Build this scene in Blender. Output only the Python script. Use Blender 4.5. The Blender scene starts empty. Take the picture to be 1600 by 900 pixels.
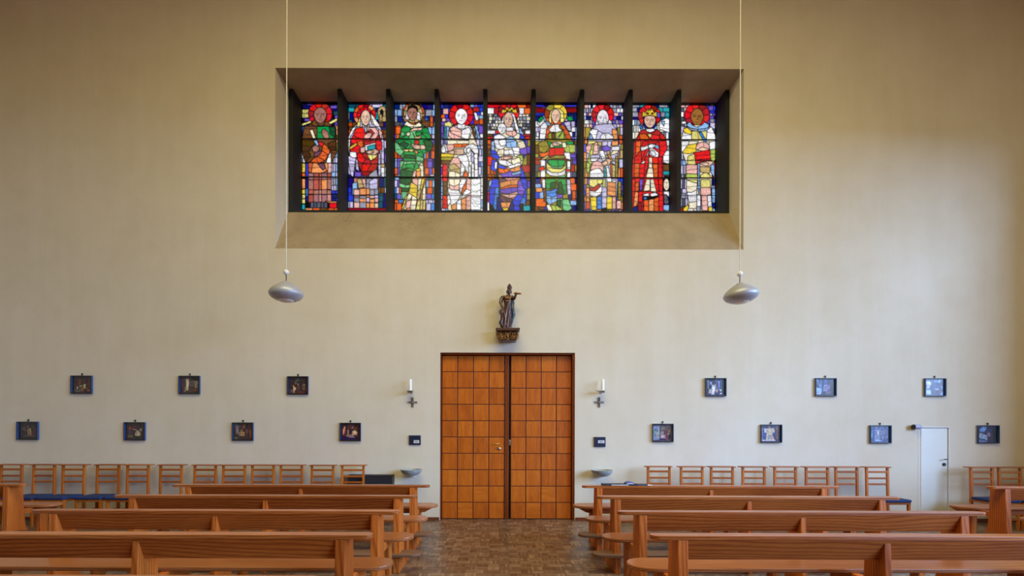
import bpy, bmesh, math, random
import numpy as np
from mathutils import Vector, Matrix
random.seed(7)
LP = [158000]; P_WARM = 20; P_CEIL = 555; EXPO = 0.15
SKYC = (.36, .575, 1.0); WARMC = (1.0, .905, .47); WARMC2 = (1, .6, .2)
# ------------------------------------------------------------------ stained glass and paintings
# Each light is drawn as leaded glass: coloured pieces with black lead between them.
C = dict(
 R=(228,30,34), DR=(140,18,24), MR=(180,40,40), O=(228,98,40), LO=(235,150,90), PK=(236,180,170), MV=(160,110,115), DM=(110,70,85),
 SK=(232,190,165), SB=(176,120,105), SD=(165,112,50), W=(244,242,246), CR=(238,226,196), Y=(238,205,62), LY=(238,226,130),
 OL=(160,146,52), BR=(112,70,36), DB2=(78,48,24), G=(18,150,72), DG=(12,84,48), LG=(110,190,130), GG=(176,196,90),
 RB=(178,88,72), RP=(208,140,132), LB=(140,180,228), B=(42,62,215), DB=(22,26,112), V=(110,80,195), LV=(200,192,228), GY=(150,152,168), DGY=(84,86,100),
 TL=(40,158,168), DT=(16,80,104), K=(22,20,28), TN=(196,168,112), DO=(170,70,26), SKY=(60,130,215))
def lin(c):
    if isinstance(c, str): c = C[c]
    a = np.array(c, float) / 255.0
    return np.where(a <= 0.04045, a / 12.92, ((a + 0.055) / 1.055) ** 2.4)

class Art:
    def __init__(s, x0, x1, y0, y1, seed=0, lw=4.8, base='K'):
        s.x0, s.x1, s.y0, s.y1 = x0, x1, y0, y1
        s.W, s.H = x1 - x0, y1 - y0
        s.im = np.zeros((s.H, s.W, 3)); s.im[:] = lin(base)
        s.rng = np.random.default_rng(seed); s.lw = lw
    def _win(s, xa, xb, ya, yb):
        xa = max(int(xa) - s.x0, 0); xb = min(int(xb) + 1 - s.x0, s.W)
        ya = max(int(ya) - s.y0, 0); yb = min(int(yb) + 1 - s.y0, s.H)
        return xa, xb, ya, yb
    def line(s, pts, w=None, col='K', closed=False):
        w = (w or s.lw) / 2.0
        col = lin(col)
        n = len(pts)
        for i in range(n if closed else n - 1):
            (ax, ay), (bx, by) = pts[i], pts[(i + 1) % n]
            xa, xb, ya, yb = s._win(min(ax, bx) - w - 1, max(ax, bx) + w + 1, min(ay, by) - w - 1, max(ay, by) + w + 1)
            if xb <= xa or yb <= ya: continue
            X, Y = np.meshgrid(np.arange(xa, xb) + s.x0 + .5, np.arange(ya, yb) + s.y0 + .5)
            dx, dy = bx - ax, by - ay
            L = dx * dx + dy * dy + 1e-9
            t = np.clip(((X - ax) * dx + (Y - ay) * dy) / L, 0, 1)
            d = np.hypot(X - ax - t * dx, Y - ay - t * dy)
            a = np.clip(w + .5 - d, 0, 1)[..., None]
            s.im[ya:yb, xa:xb] = s.im[ya:yb, xa:xb] * (1 - a) + col * a
    def mask(s, pts, win):
        xa, xb, ya, yb = win
        X, Y = np.meshgrid(np.arange(xa, xb) + s.x0 + .5, np.arange(ya, yb) + s.y0 + .5)
        m = np.zeros(X.shape, bool)
        n = len(pts)
        for i in range(n):
            (ax, ay), (bx, by) = pts[i], pts[(i + 1) % n]
            if ay == by: continue
            c = (ay > Y) != (by > Y)
            m ^= c & (X < (bx - ax) * (Y - ay) / (by - ay) + ax)
        return m
    def poly(s, col, pts, lead=True, var=.12, w=None):
        xs = [p[0] for p in pts]; ys = [p[1] for p in pts]
        win = s._win(min(xs), max(xs), min(ys), max(ys))
        xa, xb, ya, yb = win
        if xb > xa and yb > ya:
            m = s.mask(pts, win)
            c = lin(col) * (1 + s.rng.uniform(-var, var)) + s.rng.uniform(-.01, .01, 3)
            s.im[ya:yb, xa:xb][m] = np.clip(c, 0, 1.1)
        if lead: s.line(pts, w, closed=True)
    def ell(s, col, cx, cy, rx, ry, lead=True, a0=0, a1=360, w=None, egg=0.0):
        n = 28
        pts = []
        for i in range(n):
            a = math.radians(a0 + (a1 - a0) * i / n)
            yy = math.sin(a)
            pts.append((cx + rx * math.cos(a) * (1 - egg * max(yy, 0)), cy + ry * yy))
        s.poly(col, pts, lead, w=w)
    def rect(s, col, x0, y0, x1, y1, lead=True):
        s.poly(col, [(x0, y0), (x1, y0), (x1, y1), (x0, y1)], lead)
    def tiles(s, pal, x0, y0, x1, y1, w=30, h=34, lead=True):
        y = y0
        while y < y1 - 2:
            hh = min(h * s.rng.uniform(.6, 1.4), y1 - y)
            if y1 - y - hh < h * .4: hh = y1 - y
            x = x0
            while x < x1 - 2:
                ww = min(w * s.rng.uniform(.55, 1.5), x1 - x)
                if x1 - x - ww < w * .35: ww = x1 - x
                s.rect(pal[int(s.rng.integers(len(pal)))], x, y, x + ww, y + hh, lead)
                x += ww
            y += hh
    def grid(s, pal, xs, ys, jit=3):
        for i in range(len(xs) - 1):
            for j in range(len(ys) - 1):
                if s.rng.random() < .18 and j < len(ys) - 2: pass
                d = s.rng.uniform(-jit, jit)
                s.rect(pal[int(s.rng.integers(len(pal)))], xs[i], ys[j] + d, xs[i + 1], ys[j + 1] + d)
    def halo(s, cx, cy, r, pal, n=9, r2=None):
        for i in range(n):
            a0, a1 = 2 * math.pi * i / n, 2 * math.pi * (i + 1) / n
            pts = [(cx + r * math.cos(a0 + (a1 - a0) * k / 5), cy + r * math.sin(a0 + (a1 - a0) * k / 5)) for k in range(6)]
            if r2:
                pin = [(cx + r2 * math.cos(a1 - (a1 - a0) * k / 5), cy + r2 * math.sin(a1 - (a1 - a0) * k / 5)) for k in range(6)]
                s.poly(pal[-1], [(cx, cy), *pin[::-1]])
                s.poly(pal[i % (len(pal) - 1)], pts + pin)
            else:
                s.poly(pal[i % len(pal)], [(cx, cy)] + pts)
    def face(s, cx, cy, rx, ry, col='SK', ink=(62, 30, 26), beard=None):
        ry *= .94
        s.ell(col, cx, cy, rx, ry, egg=.2)
        c = lin(col) * .72
        sh = tuple(255 * np.where(c <= .0031308, c * 12.92, 1.055 * c ** (1 / 2.4) - .055))
        s.poly(sh, [(cx + rx * .2, cy - ry * .1), (cx + rx * .34, cy + ry * .3), (cx + rx * .08, cy + ry * .32), (cx + rx * .1, cy - ry * .1)], False)
        s.poly(sh, [(cx + rx * .62, cy - ry * .1), (cx + rx * .84, cy - ry * .1), (cx + rx * .62, cy + ry * .55), (cx + rx * .36, cy + ry * .78)], False)
        if beard:
            s.poly(beard, [(cx - rx * .75, cy + ry * .25), (cx - rx * .3, cy + ry * .45), (cx + rx * .3, cy + ry * .45), (cx + rx * .75, cy + ry * .25),
                           (cx + rx * .5, cy + ry * .85), (cx, cy + ry * 1.12), (cx - rx * .5, cy + ry * .85)], True, w=2.5)
        for k in (-1, 1):
            s.line([(cx + k * rx * .14, cy - ry * .20), (cx + k * rx * .4, cy - ry * .28), (cx + k * rx * .70, cy - ry * .22)], 3.6, ink)
            s.ell(ink, cx + k * rx * .42, cy - ry * .07, rx * .17, ry * .055, False)
            s.line([(cx + k * rx * .22, cy - ry * .08), (cx + k * rx * .62, cy - ry * .10)], 2, ink)
        s.line([(cx + rx * .12, cy - ry * .2), (cx + rx * .08, cy + ry * .28), (cx - rx * .16, cy + ry * .29)], 3, ink)
        s.line([(cx - rx * .30, cy + ry * .52), (cx, cy + ry * .49), (cx + rx * .28, cy + ry * .52)], 3.6, (120, 40, 40))
        s.line([(cx - rx * .14, cy + ry * .62), (cx + rx * .14, cy + ry * .62)], 2, ink)
    def hand(s, col, x, y, dx, dy, L=46, wd=26):
        """Palm at x, y with four fingers running towards dx, dy."""
        n = math.hypot(dx, dy); ux, uy = dx / n, dy / n; vx, vy = -uy, ux
        q = lambda a, b: (x + ux * a + vx * b, y + uy * a + vy * b)
        s.poly(col, [q(-.35 * L, -wd * .4), q(.1 * L, -wd * .55), q(.6 * L, -wd * .5), q(L, -wd * .1), q(.9 * L, wd * .3), q(.4 * L, wd * .55), q(-.35 * L, wd * .4)])
        for b in (-.2, .05, .28): s.line([q(.35 * L, wd * b), q(.88 * L, wd * b)], 1.8)
    def draw(s, text, under=False):
        for ln in text.strip().splitlines():
            for item in ln.split(';'):
                t = item.split()
                if not t: continue
                v = [tuple(map(float, q.split(','))) for q in t[1:]]
                if under: s.poly(t[0], v)
                else: s.piece(t[0], v)
    def under(s, text): s.draw(text, True)
    def piece(s, col, v):
        """One piece of glass with softened corners; tall pieces are split by thin leads."""
        n = len(v); o = []
        mx, my = sum(p[0] for p in v) / n, sum(p[1] for p in v) / n
        v = [(x + 4.5 * (x - mx) / (math.hypot(x - mx, y - my) + 6), y + 4.5 * (y - my) / (math.hypot(x - mx, y - my) + 6)) for x, y in v]
        for i in range(n):
            (ax, ay), (bx, by) = v[i], v[(i + 1) % n]
            L = math.hypot(bx - ax, by - ay) + 1e-6; k = min(.16, 5 / L)
            o += [(ax + (bx - ax) * k, ay + (by - ay) * k), (bx - (bx - ax) * k, by - (by - ay) * k)]
        s.poly(col, o, False)
        xs = [p[0] for p in o]; ys = [p[1] for p in o]
        h, w = max(ys) - min(ys), max(xs) - min(xs)
        win = s._win(min(xs), max(xs), min(ys), max(ys)); xa, xb, ya, yb = win
        if xb > xa and yb > ya:
            m = s.mask(o, win); keep = s.im[ya:yb, xa:xb].copy()
            lines = []
            if h > 74:
                k = int(h // 52)
                for j in range(1, k + 1):
                    y = min(ys) + h * j / (k + 1) + s.rng.uniform(-6, 6); t = s.rng.uniform(-9, 9)
                    lines.append([(min(xs) - 2, y - t), (max(xs) + 2, y + t)])
            if w > 84 and 34 < h <= 74:
                x = min(xs) + w * s.rng.uniform(.4, .6); lines.append([(x - 5, min(ys)), (x + 5, max(ys))])
            for j, ln in enumerate(lines):
                y0, y1 = sorted((ln[0][1], ln[1][1])); mid = s.mask(o, win)
                c = lin(col) * (1 + s.rng.uniform(-.2, .2)); a_ = np.arange(ya, yb) + s.y0
                if w <= 84 or h > 74 or j < len(lines) - 1: mid &= (a_ > (y0 + y1) / 2)[:, None]
                s.im[ya:yb, xa:xb][mid] = np.clip(c, 0, 1.05)
            for ln in lines: s.line(ln, 3)
            s.im[ya:yb, xa:xb] = np.where(m[..., None], s.im[ya:yb, xa:xb], keep)
        s.line(o, None, closed=True)
    GLY = dict(A=[[(0,1),(.5,0),(1,1)],[(.2,.62),(.8,.62)]], I=[[(.5,0),(.5,1)]], S=[[(1,.1),(.2,0),(.1,.4),(.9,.6),(.8,1),(0,.92)]], T=[[(0,0),(1,0)],[(.5,0),(.5,1)]],
               R=[[(0,1),(0,0),(.9,.1),(.8,.5),(0,.5),(1,1)]], G=[[(1,.1),(.2,0),(0,.6),(.3,1),(1,.9),(1,.55),(.6,.55)]], U=[[(0,0),(0,.8),(.5,1),(1,.8),(1,0)]],
               N=[[(0,1),(0,0),(1,1),(1,0)]], O=[[(.5,0),(1,.5),(.5,1),(0,.5),(.5,0)]])
    def word(s, t, x, y, w, h, gap=4, lw=2.6, down=False):
        for ch in t:
            for st in s.GLY[ch]: s.line([(x + a * w, y + b * h) for a, b in st], lw)
            if down: y += h + gap
            else: x += w + gap
    def done(s, streak=.16, paint=.5):
        g = s.rng.normal(size=(s.H // 6 + 2, s.W // 9 + 2))
        gy = np.linspace(0, g.shape[0] - 1.001, s.H); gx = np.linspace(0, g.shape[1] - 1.001, s.W)
        iy, ix = gy.astype(int), gx.astype(int); fy, fx = (gy - iy)[:, None], (gx - ix)[None]
        n = (g[iy][:, ix] * (1 - fx) + g[iy][:, ix + 1] * fx) * (1 - fy) + (g[iy + 1][:, ix] * (1 - fx) + g[iy + 1][:, ix + 1] * fx) * fy
        k = (s.im.max(2) < .02).astype(float)
        for ax in (0, 1):
            c = np.cumsum(np.pad(k, [(9, 8) if q == ax else (0, 0) for q in (0, 1)], mode='edge'), ax)
            k = (c[17:] - c[:-17] if ax == 0 else c[:, 17:] - c[:, :-17]) / 17
            k = np.concatenate([k[:1], k], 0)[:s.H] if ax == 0 else np.concatenate([k[:, :1], k], 1)[:, :s.W]
        if paint: s.im *= (1 - paint * np.clip(k * 1.5, 0, 1))[..., None]
        s.im *= np.clip(1 + streak * n, .5, 1.5)[..., None]
        return np.clip(s.im, 0, 1.05)

Y0, Y1 = 22, 888
def bars(a, ys):
    for y in ys: a.line([(a.x0, y), (a.x1, y)], 4.5)

def light_a():          # friar in brown
    a = Art(100, 470, Y0, Y1, 11)
    a.tiles(['DB', 'K', 'DT', 'DB', 'V'], 100, 22, 470, 210, 40, 30)
    a.tiles(['LB', 'B', 'SKY', 'DB', 'W'], 100, 210, 180, 495, 26, 40)
    a.tiles(['LV', 'LB', 'GY', 'LV'], 356, 405, 470, 720, 24, 48)
    a.tiles(['B', 'DB', 'B'], 356, 715, 470, 800, 40, 40)
    a.tiles(['BR', 'OL', 'LO', 'GY'], 380, 205, 470, 405, 40, 40)
    a.rect('LY', 115, 75, 184, 106); a.rect('LY', 115, 107, 184, 140); a.word('GIU', 122, 81, 14, 19); a.word('IRI', 122, 113, 14, 20)
    a.draw('LY 120,190 195,165 198,180 125,207; LY 335,178 400,143 400,164 350,192')
    a.halo(270, 110, 93, ['R', 'R', 'MR', 'R', 'DR'], 9)
    a.face(270, 128, 52, 68, 'SB')
    a.line([(222, 100), (240, 72), (270, 62), (300, 72), (318, 100)], 5, (110, 75, 70))
    a.under('''BR 150,215 230,152 312,168 392,215 400,420 355,500 160,500 120,350; RB 178,500 358,500 358,806 178,806''')
    a.draw('''BR 150,215 205,190 250,210 248,310 130,316; BR 205,192 232,152 255,195 275,206 300,192 312,168 368,208 250,213
    DB2 130,320 245,320 235,345 205,370 180,400 200,440 160,495 140,440 125,360; BR 200,440 180,400 232,408 240,445 215,475 160,495
    G 250,212 330,212 385,215 388,292 340,306 250,306; DG 340,215 385,215 385,290 352,270; CR 190,242 213,236 234,300 214,302
    LB 220,322 242,318 260,352 245,362; R 262,328 302,345 292,372 260,352; O 302,348 350,400 330,434 285,402 292,372; O 285,402 330,436 305,478 250,446 268,425
    O 248,448 303,478 260,496 200,490 216,470; DM 236,410 284,402 268,426 244,446 222,440; DB2 330,345 392,318 392,400 350,404; BR 348,404 398,398 398,420 352,414
    W 352,412 356,496 318,496 336,440; O 182,500 216,500 206,572 178,566; LO 216,500 300,500 332,548 285,572 206,574; DM 252,502 308,502 316,532 290,552
    LO 305,500 330,500 330,560 318,545; PK 332,500 358,500 358,608 332,580''')
    a.face(270, 122, 50, 68, 'SB')
    a.hand('SB', 318, 285, -30, -62, 62, 44); a.hand('SB', 225, 388, 30, -8, 40, 50)
    a.grid(['RB', 'RP', 'MV', 'RB', 'LO', 'SB'], [178, 220, 262, 282, 326, 358], [575, 628, 708, 745, 806], 3)
    a.line([(100, 610), (360, 610)], 3)
    for y0, y1, c in ((500, 572, 'Y'), (575, 606, 'O'), (622, 700, 'LO'), (704, 742, 'Y'), (745, 778, 'LY'), (781, 818, 'LY')): a.rect(c, 112, y0, 156, y1)
    a.word('R', 122, 515, 22, 40); a.word('IS', 122, 630, 20, 28, 6, down=True); a.word('T', 122, 711, 20, 24); a.word('A', 122, 750, 20, 22); a.word('S', 122, 787, 20, 24)
    a.rect('TL', 112, 822, 156, 866); a.rect('B', 158, 500, 180, 608); a.rect('DB', 158, 622, 180, 800); a.rect('SKY', 158, 700, 178, 760)
    a.tiles(['DGY', 'K', 'DM', 'DGY'], 195, 806, 346, 852, 30, 46); a.draw('R 346,812 398,812 398,850 346,850; LO 310,798 398,800 398,812 346,812')
    a.tiles(['LO', 'BR', 'TL', 'O'], 156, 852, 470, 888, 60, 36)
    bars(a, (205, 496, 745)); return a.done()

def light_b():          # woman in red under a long white veil
    a = Art(62, 402, Y0, Y1, 12)
    a.tiles(['DT', 'LV', 'DB', 'TL', 'GY'], 62, 22, 402, 200, 60, 48)
    a.tiles(['DO', 'DB', 'BR', 'V'], 62, 175, 402, 320, 60, 28)
    a.tiles(['V', 'DT', 'LV', 'GY', 'DB'], 62, 320, 402, 610, 40, 60)
    a.tiles(['B', 'DB', 'BR', 'LV', 'DT'], 62, 610, 402, 888, 44, 56)
    a.draw('TN 320,80 345,50 375,55 385,165 330,170; K 340,90 350,75 360,92 356,130 342,130; TN 335,120 350,110 352,160 338,160')
    a.halo(218, 118, 88, ['R', 'O', 'R', 'DR', 'LO', 'R'], 11, 60)
    a.under('''LV 195,95 260,95 352,255 374,420 345,606 318,600 335,400 300,230 150,230 140,460 130,606 88,580 85,310 120,230 160,190; MR 150,225 300,218 350,330 320,500 285,590 200,595 165,480 105,410 110,340; RP 135,615 318,615 328,868 130,868''')
    a.draw('''LY 160,190 195,110 215,85 232,85 262,110 290,190 270,190 258,135 235,100 205,100 190,140 186,200 160,215; W 290,190 262,112 280,120 330,195 352,255 325,225
    W 160,190 150,215 110,290 98,440 85,310 120,230; LV 352,255 368,330 370,600 345,610 350,400 340,300; PK 325,225 352,255 345,320 330,260''')
    a.face(225, 140, 38, 66, 'SK')
    a.draw('''LV 215,205 235,205 232,262 218,240; CR 200,190 218,210 215,240 205,235; CR 255,190 238,208 236,255 250,225; R 150,230 200,215 222,260 215,310 170,300 130,280
    R 130,282 170,302 212,312 150,350 110,330; PK 250,222 300,218 325,260 300,312 255,310; MR 262,230 290,262 260,300 240,290; R 310,318 350,330 350,385 320,400 300,350
    O 168,330 200,320 205,360 185,378 160,350; R 105,395 110,360 160,350 180,380 170,420 130,412; Y 100,372 150,340 160,352 110,388; PK 185,378 220,370 218,410 190,415
    MR 215,332 300,316 300,345 225,360; W 220,360 300,338 306,400 230,415; TL 242,365 298,350 300,386 246,396; SK 228,402 300,388 328,405 290,436 240,432
    W 105,410 150,412 155,450 130,460 105,445; R 160,425 190,420 225,455 200,500 165,480; MR 190,420 240,428 262,470 225,455; LY 240,432 300,436 325,425 300,460 268,478
    MR 268,478 300,460 322,430 320,500 268,506; MR 165,482 205,502 195,560 175,520; R 205,502 268,508 240,560 196,560; MR 268,508 320,502 300,560 240,562; DR 176,522 196,562 240,564 285,570 240,598 200,590
    LV 85,440 105,446 130,462 150,455 138,520 130,605 112,590; LV 150,455 165,482 175,560 150,540; GY 260,585 310,545 320,610 250,612; LV 325,430 340,420 345,590 325,590
    TN 345,505 372,505 372,530 345,530; W 345,535 372,535 372,605 350,608''')
    a.hand('PK', 232, 292, 40, -30, 50, 40); a.hand('SK', 250, 412, 30, -6, 40, 26)
    a.draw('LB 125,660 160,650 165,745 125,745; TN 160,625 192,625 215,690 172,700; LO 172,702 215,692 230,770 180,768; PK 195,625 225,625 232,740 216,690; GY 232,622 282,622 258,700 232,700')
    a.grid(['LV', 'PK', 'LO', 'GY', 'LO', 'MV', 'SK'], [135, 180, 232, 258, 296, 326], [700, 752, 775, 810, 865], 6)
    a.draw('LV 258,640 296,620 318,622 318,700 258,700')
    a.rect('DR', 62, 852, 402, 888); bars(a, (212, 504, 750)); return a.done()

def light_c():          # man in green with a chalice
    a = Art(62, 412, Y0, Y1, 13)
    a.tiles(['DB', 'B', 'DGY', 'LB', 'GY'], 62, 22, 412, 210, 40, 40)
    a.tiles(['MR', 'LB', 'V', 'O', 'DB', 'LV'], 62, 200, 412, 620, 28, 56)
    a.tiles(['LB', 'SKY', 'V', 'O', 'LV', 'DT'], 62, 600, 412, 888, 28, 48)
    a.halo(222, 105, 88, ['LO', 'BR', 'O', 'TN'], 9, 74)
    a.draw('BR 300,130 350,165 345,205 280,205; O 352,130 375,130 375,210 352,210; W 172,90 200,60 190,150 160,150; W 250,80 275,110 278,160 250,150')
    a.face(215, 105, 38, 62, 'SB'); a.draw('K 178,90 185,52 215,40 248,52 254,92 240,66 215,58 190,66')
    a.ell('SKY', 325, 150, 14, 12)
    a.under('''G 130,230 175,195 290,195 330,220 372,345 362,400 305,420 310,600 215,612 130,612 122,560 150,470 120,430 80,380 82,335 110,300; LO 185,612 318,612 318,868 130,868; DG 120,612 225,612 160,780 138,780''')
    a.draw('''CR 155,195 175,165 200,185 235,195 262,175 285,195 275,212 190,220; G 130,230 160,200 200,220 190,250 150,290 115,300; LG 135,245 155,265 145,285 125,275
    SK 190,250 225,222 320,215 290,235 240,240 195,275; LG 200,250 240,242 250,300 190,305; G 290,225 330,220 360,300 345,312 300,270; CR 168,265 190,250 200,270 180,285
    TN 220,255 232,285 265,285 290,258 275,300 240,305; G 240,255 280,250 278,275 250,280; R 232,318 268,318 262,350 238,350; SK 212,345 260,352 318,358 318,385 240,388 215,372
    DG 300,322 350,318 372,345 362,392 320,400 318,360; G 105,325 170,320 205,330 190,380 130,382; DG 112,345 150,330 190,345 160,378; LG 80,335 105,345 130,385 150,405 120,436 85,400
    LY 150,392 190,388 180,405 150,402; LY 192,388 225,392 215,408 190,402; LO 232,400 258,400 252,430 236,430; G 152,408 235,410 245,478 150,478; DG 160,430 240,435 244,460 158,455
    G 240,432 290,405 302,450 262,478 246,478; LG 250,440 300,455 296,510 270,520 246,484; LG 150,484 240,484 226,540 130,545 135,510; G 135,512 226,500 225,545 130,548
    DG 122,605 128,552 180,536 218,560 215,605; G 140,548 200,536 220,548 218,560; LG 122,480 152,480 128,545 118,575; Y 244,545 285,535 280,555 246,568; CR 262,515 300,505 302,600 280,600 282,550
    LO 246,568 280,556 276,604 250,604; PK 225,570 246,550 240,605 215,605; CR 268,518 290,490 300,512; DG 125,622 210,622 200,650 165,668 122,650; LG 120,655 165,672 205,665 190,690 150,695 118,680
    DG 128,692 190,695 180,725 140,720; LG 132,724 180,728 155,785 138,770; Y 205,648 255,680 248,772 192,735; PK 215,622 260,622 258,678 222,650; CR 262,622 310,622 290,690 258,720
    Y 290,622 310,622 275,785 262,785; TN 258,720 285,700 270,785 250,775; Y 160,772 185,740 150,850 132,860; CR 185,740 215,750 170,860 150,858; PK 172,800 210,790 200,845 166,850
    CR 215,752 250,775 240,862 200,862; LY 262,790 318,760 315,862 245,862; TN 280,790 300,780 296,862 275,862; CR 300,700 318,640 318,780 292,786''')
    a.hand('SK', 262, 370, -40, -4, 46, 34)
    bars(a, (210, 480, 786)); return a.done()

def light_d():          # bald man in white with red halo
    a = Art(50, 392, Y0, Y1, 14)
    a.tiles(['B', 'LV', 'V', 'O', 'DB', 'PK'], 50, 22, 160, 200, 36, 34)
    a.tiles(['B', 'V', 'LB', 'MR', 'W', 'O'], 290, 22, 392, 240, 34, 34)
    a.tiles(['LB', 'V', 'W', 'GY', 'LV'], 50, 200, 392, 620, 26, 46)
    a.tiles(['W', 'W', 'LV', 'LB'], 50, 610, 392, 888, 30, 60)
    a.halo(222, 115, 95, ['R', 'R', 'DR', 'R'], 9)
    a.draw('LY 95,180 130,168 150,195 130,215 95,205; LB 90,205 128,210 122,308 85,305; TL 95,215 108,215 106,300 92,300; W 318,95 340,100 355,150 335,160; BR 300,200 318,190 322,215 302,225')
    a.draw('BR 290,250 310,215 330,270 328,308 290,308; LB 325,200 345,205 370,300 352,306')
    a.under('''CR 165,200 285,205 350,360 355,545 300,615 300,868 120,868 112,770 125,510 110,395 110,340 130,230''')
    a.draw('''W 192,190 250,190 252,222 195,222; W 165,205 190,198 200,225 250,225 250,200 285,205 305,235 280,310 225,310 222,240 170,232; PK 135,225 165,205 222,240 220,290 150,260; PK 128,240 150,262 220,292 218,310 150,300 125,275
    W 228,240 275,215 295,235 275,308 225,290; CR 115,315 280,318 275,345 120,350; O 165,345 225,345 228,370 165,370; O 230,345 275,345 272,366 232,368; PK 112,350 160,350 165,380 130,410 108,395
    W 240,390 265,360 310,345 345,365 352,400 352,545 330,548 322,420 300,390 270,400 262,430; W 262,430 272,400 300,392 320,425 322,500 290,520; LV 300,395 320,430 320,490 300,480
    W 262,392 280,372 296,388 276,420; W 322,430 350,420 350,545 328,546; SK 122,405 180,385 238,385 240,425 160,428 125,420; W 205,440 262,430 278,480 276,580 220,480 190,452
    W 60,400 75,352 105,352 118,400; Y 62,420 160,420 160,448 62,448; OL 62,448 160,448 158,475 62,475; BR 62,476 158,476 158,506 62,506; R 78,508 114,510 114,642 78,640
    PK 130,510 160,455 200,455 222,510 218,545 170,500; TN 128,515 170,500 215,545 210,580 140,560; CR 130,560 170,565 212,582 214,615 128,615; W 222,490 250,530 235,600 215,610; O 255,555 276,585 262,612 232,612
    PK 215,600 235,600 260,612 240,625; W 280,520 298,520 298,610 280,610; W 302,500 322,500 322,610 304,610; W 326,550 352,550 352,610 326,610
    CR 126,622 212,622 205,660 170,680 136,665; PK 130,665 170,682 210,660 208,700 170,715 138,700; W 122,690 150,710 200,712 220,740 190,800 155,830 128,800; W 225,622 262,625 240,690 215,735 210,660
    O 235,690 262,640 262,700 225,745; PK 265,622 300,622 298,750 262,760; W 262,702 240,735 225,780 300,720; W 112,770 130,740 140,800 120,830; BR 82,645 112,645 114,745 82,740; R 80,748 112,752 118,850 80,852
    LO 150,832 188,810 188,860 150,860; W 190,800 222,780 222,860 190,860; LO 224,782 260,770 260,860 226,860; PK 262,768 298,750 298,860 262,860''')
    a.face(222, 128, 48, 68, 'W', (60, 50, 55)); a.hand('SK', 158, 410, -36, 3, 40, 28); a.hand('W', 85, 400, 0, -40, 44, 34)
    a.draw('W 300,622 372,622 372,760 300,760; W 300,765 372,765 372,860 300,860')
    for y in (665, 720, 790, 830):
        a.line([(305, y - 18), (335, y + 12), (368, y - 18)], 2.4, 'DGY'); a.line([(312, y + 14), (335, y - 6), (360, y + 14)], 2.4, 'LG')
    bars(a, (750,)); return a.done()

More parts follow.
